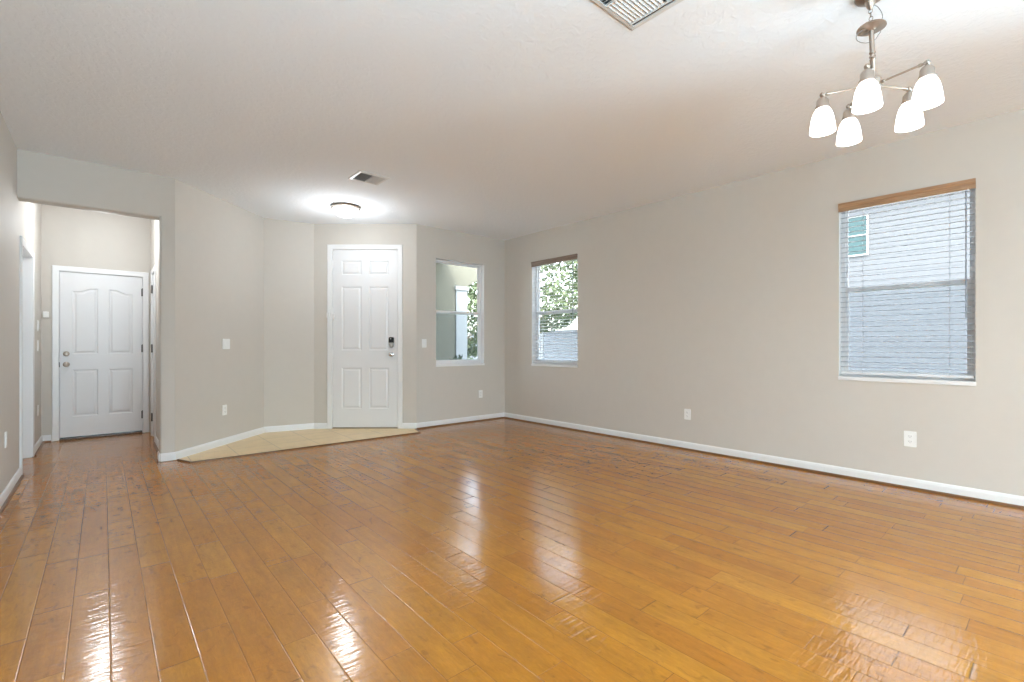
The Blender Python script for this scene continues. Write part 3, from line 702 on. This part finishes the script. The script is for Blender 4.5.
# ------------------------------------------------------------------ wall plates
def outlet(loc, rz, label, w=0.072, h=0.116, group='electrical outlets'):
    o = empty('electrical_outlet', loc, rz, label, 'outlet', group)
    bm = bmesh.new(); plate_xz(bm, rrect(0, 0, w, h, 0.006), -0.006, 0.0, 0.002); put('cover_plate', bm, M_plate, o, smooth=40)
    for zz in (0.021, -0.021):
        bm = bmesh.new(); plate_xz(bm, rrect(0, zz, 0.034, 0.029, 0.010), -0.0085, -0.006, 0.0006); s = put('socket', bm, M_plate, o, smooth=40)
        bm = bmesh.new(); box(bm, -0.008, -0.0055, -0.0089, -0.0084, zz - 0.002, zz + 0.008); box(bm, 0.0055, 0.008, -0.0089, -0.0084, zz - 0.002, zz + 0.007)
        lathe(bm, [(0.0024, -0.0089), (0.0024, -0.0084)], (0, 0, zz - 0.008), 10, axis='y'); put('socket_slots', bm, M_slot, s)
    bm = bmesh.new(); lathe(bm, [(0.003, -0.0075), (0.003, -0.006)], (0, 0, 0), 12, axis='y'); put('screw', bm, M_plate, o)
    return o
def switch(loc, rz, label, gangs=1, group='light switches'):
    o = empty('light_switch', loc, rz, label, 'light switch', group); w = 0.072 + 0.046*(gangs - 1)
    bm = bmesh.new(); plate_xz(bm, rrect(0, 0, w, 0.118, 0.006), -0.006, 0.0, 0.002); put('cover_plate', bm, M_plate, o, smooth=40)
    for g in range(gangs):
        cx = (g - (gangs-1)/2)*0.046
        bm = bmesh.new(); a = [(-0.0165, -0.034), (0.0165, -0.034), (0.0165, 0.034), (-0.0165, 0.034)]
        f = [bm.verts.new((cx + x, -0.0105 if z < 0 else -0.0068, z)) for x, z in a]; b = [bm.verts.new((cx + x, -0.0055, z)) for x, z in a]
        bm.faces.new(f); bm.faces.new(b[::-1])
        for i in range(4): bm.faces.new((f[i], b[i], b[(i+1) % 4], f[(i+1) % 4]))
        put('rocker', bm, M_plate, o)
    return o
outlet(onR(3.079, 0.386), RANG, 'white outlet low on the right wall, midway between its two windows')
outlet(onR(4.969, 0.394), RANG, 'white outlet low on the right wall, below the nearer window', w=0.078, h=0.122)
outlet((4.335, YB, 0.405), 0, 'white outlet below the bare porch window')
switch((3.362, YB, 1.170), 0, 'white light switch between the front door and the porch window')
aE = math.atan2(dEd.y, dEd.x); q = pE + dEd*0.742; switch((q.x, q.y, 1.158), aE, 'white double light switch on the slanted entry wall', gangs=2)
q = pE + dEd*0.716; outlet((q.x, q.y, 0.402), aE, 'white outlet on the slanted entry wall, under the double switch')
outlet((XL, 5.13, 0.44), PI/2, 'white outlet on the left wall, at the left edge of the photo')
switch((XL, 7.42, 1.36), PI/2, 'upper white switch on the left wall of the hall, before the end door')
switch((XL, 7.42, 1.14), PI/2, 'lower white switch on the left wall of the hall, before the end door')
outlet((XL, 7.42, 0.42), PI/2, 'white outlet on the left wall of the hall beyond the doorway')
bm = newbox(-0.024, 0.024, -0.028, 0.0, -0.035, 0.035, bev=0.005)
tb = empty('wall_sensor', (-0.510, YEND, 1.505), 0, 'small white square sensor beside the hall end door', 'sensor')
put('sensor_body', bm, M_plate, tb)
bm = bmesh.new(); lathe(bm, [(0.008, -0.030), (0.008, -0.027)], (0, 0, 0.008), 12, axis='y'); put('sensor_lens', bm, M_vinyl, tb)

# ------------------------------------------------------------------ ceiling vents
def register(x0, x1, y0, y1, label, kind):
    o = empty('ceiling_vent', ((x0+x1)/2, (y0+y1)/2, CEIL), 0, label, 'vent', 'ceiling air vents'); hx, hy = (x1-x0)/2, (y1-y0)/2
    bm = bmesh.new(); b = 0.030
    lay = [(0.0, 0.0), (0.0, -0.003), (0.012, -0.008), (b, -0.009), (b, 0.0)]
    rows = [[bm.verts.new((sx*(hx-i), sy*(hy-i), z)) for sx, sy in ((-1,-1),(1,-1),(1,1),(-1,1))] for i, z in lay]
    for k in range(len(rows)-1):
        for i in range(4): bm.faces.new((rows[k][i], rows[k][(i+1) % 4], rows[k+1][(i+1) % 4], rows[k+1][i]))
    put('vent_frame', bm, M_ventm, o)
    put('vent_duct', newbox(-hx + b, hx - b, -hy + b, hy - b, -0.0008, -0.0003), M_dark, o)
    ix, iy = hx - b, hy - b
    def lv(pa, pb, tilt, wd=0.013):
        # louver blade between two points, tilted about its own axis
        pa, pb = Vector(pa), Vector(pb); d = (pb-pa).normalized(); n = Vector((-d.y, d.x, 0)); up = Vector((0, 0, 1))
        e = (n*math.cos(tilt) + up*math.sin(tilt))*wd/2; t = (up*math.cos(tilt) - n*math.sin(tilt))*0.0005
        bm = bmesh.new(); a = [bm.verts.new(pa + s1*e + s2*t) for s1, s2 in ((-1,-1),(1,-1),(1,1),(-1,1))]; c = [bm.verts.new(pb + s1*e + s2*t) for s1, s2 in ((-1,-1),(1,-1),(1,1),(-1,1))]
        bm.faces.new(a); bm.faces.new(c[::-1])
        for i in range(4): bm.faces.new((a[i], c[i], c[(i+1) % 4], a[(i+1) % 4]))
        put('louver', bm, M_ventm, o)
    zz = -0.0075
    if kind == 'four':
        xa = -ix + 0.075
        for k in range(4): x = -ix + 0.012 + k*0.0185; lv((x, -iy, zz), (x, iy, zz), math.radians(-50))
        put('divider', newbox(xa - 0.0015, xa + 0.0015, -iy, iy, -0.015, -0.001), M_ventm, o)
        n = int(2*iy/0.020)
        for k in range(n):
            y = iy - 0.012 - k*0.020; lv((xa + .002, y, zz), (ix - .03, y, zz), math.radians(-26 if k < n*0.62 else 50), 0.0145)
        put('divider', newbox(ix - 0.030, ix - 0.026, -iy, iy, -0.015, -0.001), M_ventm, o)
        lv((ix - 0.016, -iy, zz), (ix - 0.016, iy, zz), math.radians(-38), 0.018)
    else:
        n = int(2*ix/0.018)
        for k in range(n):
            x = -ix + 0.011 + k*0.018; lv((x, -iy, zz), (x, iy, zz), math.radians(-64 if k < n*0.5 else 48), 0.0125)
        put('divider', newbox(-0.0015, 0.0015, -iy, iy, -0.015, -0.001), M_ventm, o)
        put('damper_lever', newbox(ix*0.55, ix*0.55 + 0.004, -iy + 0.004, -iy + 0.012, -0.024, -0.008), M_ventm, o)
    return o
register(1.838, 2.152, 4.345, 4.628, 'small white ceiling vent near the dome light', 'two')
register(1.748, 2.110, 1.115, 1.480, 'large white louvered ceiling vent at the top edge of the photo', 'four')

# ------------------------------------------------------------------ flush dome lights
def dome(loc, label, watts=22, r=0.165, group='dome ceiling lights'):
    o = empty('dome_ceiling_light', loc, 0, label, 'ceiling light', group)
    bm = bmesh.new(); lathe(bm, [(r*0.93, 0.0), (r*0.97, -0.012), (r, -0.022), (r, -0.032), (r*0.95, -0.036), (r*0.90, -0.034)], (0, 0, 0), 48); put('light_rim', bm, M_nickel, o, smooth=40)
    bm = bmesh.new(); R = r*0.89; pr = [(R*math.cos(a), -0.036 - 0.095*math.sin(a)) for a in [i*PI/2/10 for i in range(10)]] + [(0.004, -0.131)]
    lathe(bm, pr, (0, 0, 0), 48); put('glass_dome', bm, M_dome, o, smooth=60)
    bm = bmesh.new(); lathe(bm, [(0.010, -0.131), (0.012, -0.135), (0.007, -0.141), (0.002, -0.144)], (0, 0, 0), 16); put('finial', bm, M_shade, o, smooth=60)
    l = bpy.data.lights.new('dome_bulb', 'POINT'); l.energy = watts; l.color = (0.90, 0.95, 1.0); l.shadow_soft_size = 0.09
    lo = bpy.data.objects.new('dome_bulb', l); C.objects.link(lo); lo.parent = o; lo.location = (0, 0, -0.42)
    return o
dome((2.195, 5.585, CEIL), 'lit dome ceiling light with nickel rim in front of the front door', 9.5)
dome((0.0, 6.75, CEIL), 'lit dome ceiling light inside the short hall', 12)
dome((0.6, -2.6, CEIL), 'added dome fill light, unseen behind the viewpoint, left', 9)  # both rear domes are added fill lights, never in view
dome((2.6, -2.6, CEIL), 'added dome fill light, unseen behind the viewpoint, right', 7)

# ------------------------------------------------------------------ chandelier
cs, sn = math.cos(YAW), math.sin(YAW)
def c2w(x, d, z): return Vector((x*cs + d*sn, -x*sn + d*cs, z))
hub = c2w(1.7476, 2.293, 2.399); hook = c2w(1.700, 2.250, CEIL); disc = c2w(1.715, 2.264, 2.662)
ch = empty('chandelier', hook, 0, 'five-arm nickel chandelier with lit white bell shades', 'chandelier')
rel = lambda p: Vector(p) - hook
bm = bmesh.new(); lathe(bm, [(0.062, 0.0), (0.062, -0.006), (0.056, -0.016), (0.036, -0.024), (0.022, -0.030), (0.018, -0.045), (0.011, -0.060), (0.004, -0.068)], (0, 0, 0), 32); put('canopy', bm, M_nickel_d, ch, smooth=40)
# chain: interlocked oval links
dr = rel(disc); top = Vector((0.0, 0, -0.066)); nl = 4
for k in range(nl):
    a = top.lerp(dr + Vector((0, 0, 0.012)), (k + 0.0)/nl); b = top.lerp(dr + Vector((0, 0, 0.012)), (k + 1.0)/nl); c = (a+b)/2; hl = (b-a).length/2 + 0.003
    pts = []
    for i in range(14):
        t = 2*PI*i/14; u = 0.0075*math.cos(t); vv = hl*math.sin(t)
        pts.append(c + (Vector((u, 0, vv)) if k % 2 else Vector((0, u, vv))))
    bm = bmesh.new(); tube(bm, pts, 0.0016, 8, closed=True); put('chain_link', bm, M_nickel_d, ch, smooth=60)
# supply wire looping beside the chain
def loop(pts, n=24):
    out = []; P = [Vector(p) for p in pts]; P = [P[0]] + P + [P[-1]]
    for i in range(1, len(P)-2):
        for k in range(8):
            t = k/8; a, b, c, d = P[i-1], P[i], P[i+1], P[i+2]
            out.append(0.5*((2*b) + (-a+c)*t + (2*a-5*b+4*c-d)*t*t + (-a+3*b-3*c+d)*t**3))
    out.append(P[-2]); return out
R_ = Vector((cs, -sn, 0)); F_ = Vector((sn, cs, 0)); Z_ = Vector((0, 0, 1))
bm = bmesh.new()
tube(bm, loop([dr + Z_*0.105, dr + R_*0.030 + Z_*0.095, dr + R_*0.052 + Z_*0.060, dr + R_*0.047 + Z_*0.030, dr + R_*0.010 + Z_*0.022]), 0.0016, 6)
tube(bm, loop([dr - R_*0.030 - Z_*0.012, dr - R_*0.066 - Z_*0.035, dr - R_*0.068 - Z_*0.066, dr - R_*0.030 - Z_*0.078, dr + R_*0.012 - Z_*0.066, dr + R_*0.034 - Z_*0.040, dr + R_*0.046 - Z_*0.020]), 0.0016, 6)
put('supply_wire', bm, pmat('wire_grey', (0.25, 0.25, 0.25), 0.4), ch, smooth=60)
bm = bmesh.new(); lathe(bm, [(0.010, 0.016), (0.022, 0.012), (0.048, 0.004), (0.058, -0.004), (0.059, -0.009), (0.052, -0.011), (0.022, -0.013), (0.014, -0.020)], dr, 32); put('fitter_disc', bm, M_nickel_d, ch, smooth=40)
h = rel(hub); a = dr - Z_*0.016; b = h + Z_*0.030
st = lambda t: a.lerp(b, t)
bm = bmesh.new(); tube(bm, [st(0), st(0.44), st(0.45), st(0.48), st(0.49), st(0.52), st(0.53), st(0.56), st(0.57), st(0.60), st(0.61), st(1.0)], [0.0105, 0.0105, 0.013, 0.013, 0.009, 0.009, 0.0135, 0.0135, 0.009, 0.013, 0.0115, 0.0105], 16); put('stem', bm, M_nickel_d, ch, smooth=40)
bm = bmesh.new(); lathe(bm, [(0.012, 0.034), (0.026, 0.031), (0.031, 0.026), (0.032, -0.016), (0.028, -0.024), (0.014, -0.030), (0.008, -0.040), (0.010, -0.046), (0.004, -0.054)], h, 24); put('hub', bm, M_nickel, ch, smooth=40)
RA = 0.208
shade_me = None
for k in range(5):
    th = math.radians(10.4 - math.degrees(YAW) + 72*k); d = Vector((math.cos(th), math.sin(th), 0)); e = h + d*RA
    bm = bmesh.new(); tube(bm, [h + d*0.026, h + d*0.045, h + d*0.048, e - d*0.034, e - d*0.030, e - d*0.020, e - d*0.012], [0.0075, 0.0075, 0.0045, 0.0045, 0.0075, 0.0075, 0.005], 12)
    ball(bm, e, 0.0125); tube(bm, [e - Z_*0.006, e - Z_*0.022], 0.006, 10); arm = put('arm', bm, M_nickel_m, ch, smooth=40)
    bm = bmesh.new(); lathe(bm, [(0.010, -0.016), (0.020, -0.020), (0.026, -0.030), (0.028, -0.055), (0.032, -0.062), (0.031, -0.070)], e, 24); put('socket_cup', bm, M_nickel, arm, smooth=40)
    bm = bmesh.new(); pr = [(0.024, -0.066), (0.030, -0.072), (0.0385, -0.086), (0.0455, -0.106), (0.051, -0.134), (0.0545, -0.162), (0.057, -0.188)]
    pr2 = pr + [(0.054, -0.188)] + [(r - 0.003, z) for r, z in pr[::-1][1:]]
    lathe(bm, pr2, e, 32, cap=False); sh = put('shade', bm, M_shade, arm, smooth=50); sh['label'] = 'lit white glass bell shade'
    bm = bmesh.new(); ball(bm, e - Z_*0.125, 0.028, (1, 1, 1.25)); tube(bm, [e - Z_*0.066, e - Z_*0.10], 0.013, 12); put('light_bulb', bm, M_dome, arm, smooth=60)
    l = bpy.data.lights.new('chandelier_bulb', 'SPOT'); l.spot_size = math.radians(150); l.spot_blend = 0.6; l.energy = 0.8; l.color = (0.90, 0.95, 1.0); l.shadow_soft_size = 0.04
    lo = bpy.data.objects.new('chandelier_bulb', l); C.objects.link(lo); lo.parent = ch; lo.location = e - Z_*0.24

# ------------------------------------------------------------------ fill uplight added out of view behind the viewpoint
def added_uplight(loc, watts, label):
    o = empty('fill_floor_lamp', loc, 0, label, 'fill light')
    bm = bmesh.new(); lathe(bm, [(0.14, 0.0), (0.14, 0.012), (0.12, 0.022), (0.02, 0.03), (0.012, 0.05)], (0, 0, 0), 32); put('base', bm, M_nickel_d, o, smooth=40)
    bm = bmesh.new(); lathe(bm, [(0.012, 0.03), (0.012, 1.72)], (0, 0, 0), 16); put('pole', bm, M_nickel_d, o, smooth=40)
    bm = bmesh.new(); lathe(bm, [(0.015, 1.70), (0.08, 1.72), (0.15, 1.78), (0.17, 1.84), (0.165, 1.84), (0.145, 1.785), (0.078, 1.728), (0.005, 1.712)], (0, 0, 0), 32); put('fill_lamp_shade', bm, M_trim, o, smooth=40)
    l = bpy.data.lights.new('fill_floor_lamp_bulb', 'POINT'); l.energy = watts; l.color = (0.62, 0.83, 1.0); l.shadow_soft_size = 0.03
    lo = bpy.data.objects.new('fill_floor_lamp_bulb', l); C.objects.link(lo); lo.parent = o; lo.location = (0, 0, 1.80)
added_uplight((-0.10, -0.60, 0), 150, 'added fill uplight with upturned bowl, unseen behind the viewpoint by the left wall')

# ------------------------------------------------------------------ outdoors
def siding_mat(name, c, pitch=0.2, axis=2):
    m, t, b = node_mat(name); L = t.links
    tc = N(t, 'ShaderNodeTexCoord'); nz = N(t, 'ShaderNodeTexNoise'); nz.inputs['Scale'].default_value = 3; L.new(tc.outputs['Object'], nz.inputs['Vector'])
    mr = N(t, 'ShaderNodeMapRange'); mr.inputs['To Min'].default_value = 0.95; mr.inputs['To Max'].default_value = 1.05; L.new(nz.outputs['Fac'], mr.inputs['Value'])
    vm = N(t, 'ShaderNodeVectorMath', operation='SCALE'); vm.inputs[0].default_value = c; L.new(mr.outputs[0], vm.inputs['Scale']); L.new(vm.outputs[0], b.inputs['Base Color']); b.inputs['Roughness'].default_value = 0.7
    return m
M_siding = siding_mat('pale_siding', (0.074, 0.081, 0.092))
M_fence = pmat('pale_fence', (0.21, 0.23, 0.26), 0.7)
M_stucco = pmat('beige_stucco', (0.15, 0.147, 0.115), 0.85, bump=(60, 0.3, 0.05))
M_col = pmat('white_stucco', (0.34, 0.36, 0.37), 0.8, bump=(60, 0.3, 0.04))
M_conc = pmat('pale_concrete', (0.50, 0.50, 0.50), 0.85, bump=(8, 0.2, 0.08))
M_grass = pmat('pale_gravel', (0.42, 0.42, 0.38), 0.9, bump=(30, 0.6, 0.25))
M_roof = pmat('roof_shingle', (0.16, 0.15, 0.15), 0.9, bump=(25, 0.4, 0.15))
M_bark = pmat('bark', (0.16, 0.12, 0.08), 0.9, bump=(30, 0.5, 0.2))
M_leaf = pmat('leaf_green', (0.06, 0.085, 0.036), 0.6, bump=(4, 0.1, 0.5))
M_leaf2 = pmat('leaf_light_green', (0.08, 0.11, 0.05), 0.6, bump=(4, 0.1, 0.5))
M_teal = pmat('teal_window_glass', (0.02, 0.05, 0.055), 0.2, spec=0.3)

bm = bmesh.new(); prism(bm, [(-30, -30), (40, -30), (40, 50), (-30, 50)], -0.30, -0.12)
tag(put('ground', bm, M_grass), 'pale gravel ground outside the windows', 'ground', kind='structure')
bm = bmesh.new(); prism(bm, [(6.2, 8.9), (12.5, 8.9), (16, 22), (9.0, 22)], -0.12, -0.09)
tag(put('driveway', bm, M_conc), 'pale concrete driveway beyond the porch', 'driveway', kind='structure')
# neighbouring house with real lapped siding
NX = 14.0
nb = empty('neighboring_house', (NX, 0, 0), 0, 'pale lap-sided house seen through the open blind', 'house')
bm = bmesh.new(); z = -0.12
while z < 4.85:
    v = [bm.verts.new(p) for p in ((-0.004, -9, z), (-0.004, 8.5, z), (0.0, 8.5, z + 0.2), (0.0, -9, z + 0.2), (0.0, -9, z), (0.0, 8.5, z))]
    bm.faces.new((v[0], v[1], v[2], v[3])); bm.faces.new((v[0], v[4], v[5], v[1])); bm.faces.new((v[0], v[3], v[4])); bm.faces.new((v[1], v[5], v[2]))
    z += 0.2
put('siding', bm, M_siding, nb, recalc=False)
put('house_wall', newbox(0.001, 8, -9, 8.5, -0.12, 5.0), M_siding, nb)
bm = bmesh.new(); v = [bm.verts.new(p) for p in ((-0.30, -9.5, 4.95), (-0.30, 9.0, 4.95), (4.2, 9.0, 6.0), (4.2, -9.5, 6.0), (8.5, -9.5, 4.95), (8.5, 9.0, 4.95))]
bm.faces.new((v[0], v[1], v[2], v[3])); bm.faces.new((v[3], v[2], v[5], v[4])); bm.faces.new((v[0], v[3], v[4])); bm.faces.new((v[1], v[5], v[2])); bm.faces.new((v[0], v[4], v[5], v[1]))
put('roof', bm, M_roof, nb); put('fascia', newbox(-0.33, -0.30, -9.5, 9.0, 4.88, 5.05), M_col, nb)
bm = bmesh.new(); wy0, wy1, wz0, wz1 = 3.08, 3.56, 3.36, 4.28
for a in ((wy0 - .03, wy0, wz0 - .03, wz1 + .03), (wy1, wy1 + .03, wz0 - .03, wz1 + .03)): box(bm, -0.05, 0.0, a[0], a[1], a[2], a[3])
box(bm, -0.05, 0, wy0, wy1, wz1, wz1 + .03); box(bm, -0.05, 0, wy0, wy1, wz0 - .03, wz0); box(bm, -0.045, 0, wy0, wy1, (wz0+wz1)/2 - .02, (wz0+wz1)/2 + .02)
hw = put('house_window', bm, M_col, nb); put('pane', newbox(-0.030, -0.024, wy0, wy1, wz0, wz1), M_teal, hw)
# porch
PY = 8.0
bm = bmesh.new()
# arched porch front: solid part, then an arch springing from the column
cx0, cx1 = 5.39, 5.66; ax1 = 6.95; zs_, zc = 2.20, 2.62
prism(bm, [(3.0, PY), (cx0, PY), (cx0, PY + 0.2), (3.0, PY + 0.2)], -0.12, 2.85)
tp = []; n = 16
for i in range(n + 1):
    t = i/n; x = cx1 + (ax1 - cx1)*t; zz = 2.34 + (0.24)*math.sin(PI*t)**0.9; tp.append((x, zz))
for (xa, za), (xb, zb_) in zip(tp, tp[1:]):
    v = [bm.verts.new(p) for p in ((xa, PY, za), (xb, PY, zb_), (xb, PY, 2.96), (xa, PY, 2.96), (xa, PY + .2, za), (xb, PY + .2, zb_), (xb, PY + .2, 2.96), (xa, PY + .2, 2.96))]
    for qd in ((0,1,2,3), (5,4,7,6), (4,5,1,0), (3,2,6,7)): bm.faces.new([v[i] for i in qd])
prism(bm, [(cx0, PY), (cx1, PY), (cx1, PY + 0.2), (cx0, PY + 0.2)], 2.34, 2.96)
pw = empty('porch', (0, 0, 0), 0, 'beige stucco porch front with arch seen through the bare window', 'porch')
put('porch_wall', bm, M_stucco, pw)
bm = bmesh.new(); box(bm, cx0, cx1, PY - 0.03, PY + 0.23, -0.12, 2.26); box(bm, cx0 - .03, cx1 + .03, PY - 0.06, PY + 0.26, 2.26, 2.34, 0.01); box(bm, cx0 - .03, cx1 + .03, PY - .06, PY + .26, -0.12, 0.08, 0.01)
put('porch_column', bm, M_col, pw)
bm = bmesh.new(); box(bm, ax1, ax1 + .27, PY - 0.03, PY + 0.23, -0.12, 2.26); box(bm, ax1 - .03, ax1 + .3, PY - 0.06, PY + 0.26, 2.26, 2.34, 0.01); put('porch_column', bm, M_col, pw)
bm = bmesh.new(); box(bm, 4.32, 4.38, PY - .03, PY - 0.0005, 1.55, 2.85); put('downspout', bm, M_stucco, pw)

def foliage(name, c, rad, n, size, mat, label, cat, trunk=None, seed=1, group=None):
    rnd = random.Random(seed); o = empty(name, (c[0], c[1], -0.12), 0, label, cat, group)
    bm = bmesh.new(); cz = c[2] + 0.12
    for _ in range(n):
        while True:
            p = Vector((rnd.uniform(-1, 1), rnd.uniform(-1, 1), rnd.uniform(-1, 1)))
            if p.length < 1: break
        p = p.normalized() * (p.length ** 0.45)
        p = Vector((p.x*rad[0], p.y*rad[1], p.z*rad[2] + cz))
        a = Vector((rnd.gauss(0, 1), rnd.gauss(0, 1), rnd.gauss(0, 1))).normalized(); b = a.cross(Vector((rnd.gauss(0, 1), rnd.gauss(0, 1), rnd.gauss(0, 1)))).normalized(); cc = a.cross(b)
        s = size*rnd.uniform(0.6, 1.3)
        v = [bm.verts.new(q) for q in (p - a*s, p - b*s*0.42 + cc*s*0.1, p + a*s, p + b*s*0.42 + cc*s*0.1)]; bm.faces.new(v)
    put('leaves', bm, mat, o, recalc=False)
    bm = bmesh.new(); ht = trunk or cz
    tube(bm, [(0, 0, 0), (0.02, 0.02, ht*0.5), (0, 0.04, ht), ], [0.07 if trunk else 0.03, 0.055 if trunk else 0.02, 0.03 if trunk else 0.01], 8)
    for k in range(6):
        a = k*PI/3; tube(bm, [(0, 0.03, ht*0.75), (rad[0]*0.35*math.cos(a), rad[1]*0.35*math.sin(a), ht), (rad[0]*0.7*math.cos(a), rad[1]*0.7*math.sin(a), ht + rad[2]*0.3)], [0.02, 0.013, 0.005], 6)
    put('trunk' if trunk else 'stems', bm, M_bark, o)
    return o
foliage('leafy_tree', (9.4, 13.8, 2.1), (1.4, 1.4, 1.5), 4200, 0.10, M_leaf, 'leafy green tree beyond the porch arch', 'tree', trunk=1.6, seed=3)
foliage('leafy_tree', (9.4, 9.8, 3.0), (1.5, 1.9, 1.5), 6500, 0.09, M_leaf2, 'light green tree behind the blind near the far corner', 'tree', trunk=2.2, seed=5)
foliage('low_shrub', (6.55, 9.2, 0.45), (0.40, 0.35, 0.45), 500, 0.05, M_leaf2, 'low shrub outside the porch arch, right of the column', 'shrub', seed=8)
foliage('low_shrub', (5.0, 7.30, 0.42), (0.28, 0.26, 0.54), 420, 0.05, M_leaf, 'dark shrub in front of the porch column', 'shrub', seed=9)
# pale vinyl fence
vf = empty('vinyl_fence', (0, 0, 0), 0, 'pale vinyl fence beyond the far corner windows', 'fence')
F0, F1 = Vector((11.2, 7.2)), Vector((11.6, 16.0)); fd = (F1 - F0); fn = 4
for k in range(fn + 1):
    p = F0 + fd*k/fn; put('fence_post', newbox(p.x - .06, p.x + .06, p.y - .06, p.y + .06, -0.12, 1.72, bev=0.01), M_col, vf)
for k in range(fn):
    a = F0 + fd*k/fn; b = F0 + fd*(k+1)/fn; d = (b-a).normalized(); a = a + d*.06; b = b - d*.06; nn = Vector((d.y, -d.x))*.02
    bm = bmesh.new(); prism(bm, [tuple(a - nn), tuple(b - nn), tuple(b + nn), tuple(a + nn)], -0.05, 1.55)
    nn2 = nn*1.6; prism(bm, [tuple(a - nn2), tuple(b - nn2), tuple(b + nn2), tuple(a + nn2)], 1.55, 1.64)
    put('fence_panel', bm, M_fence, vf)
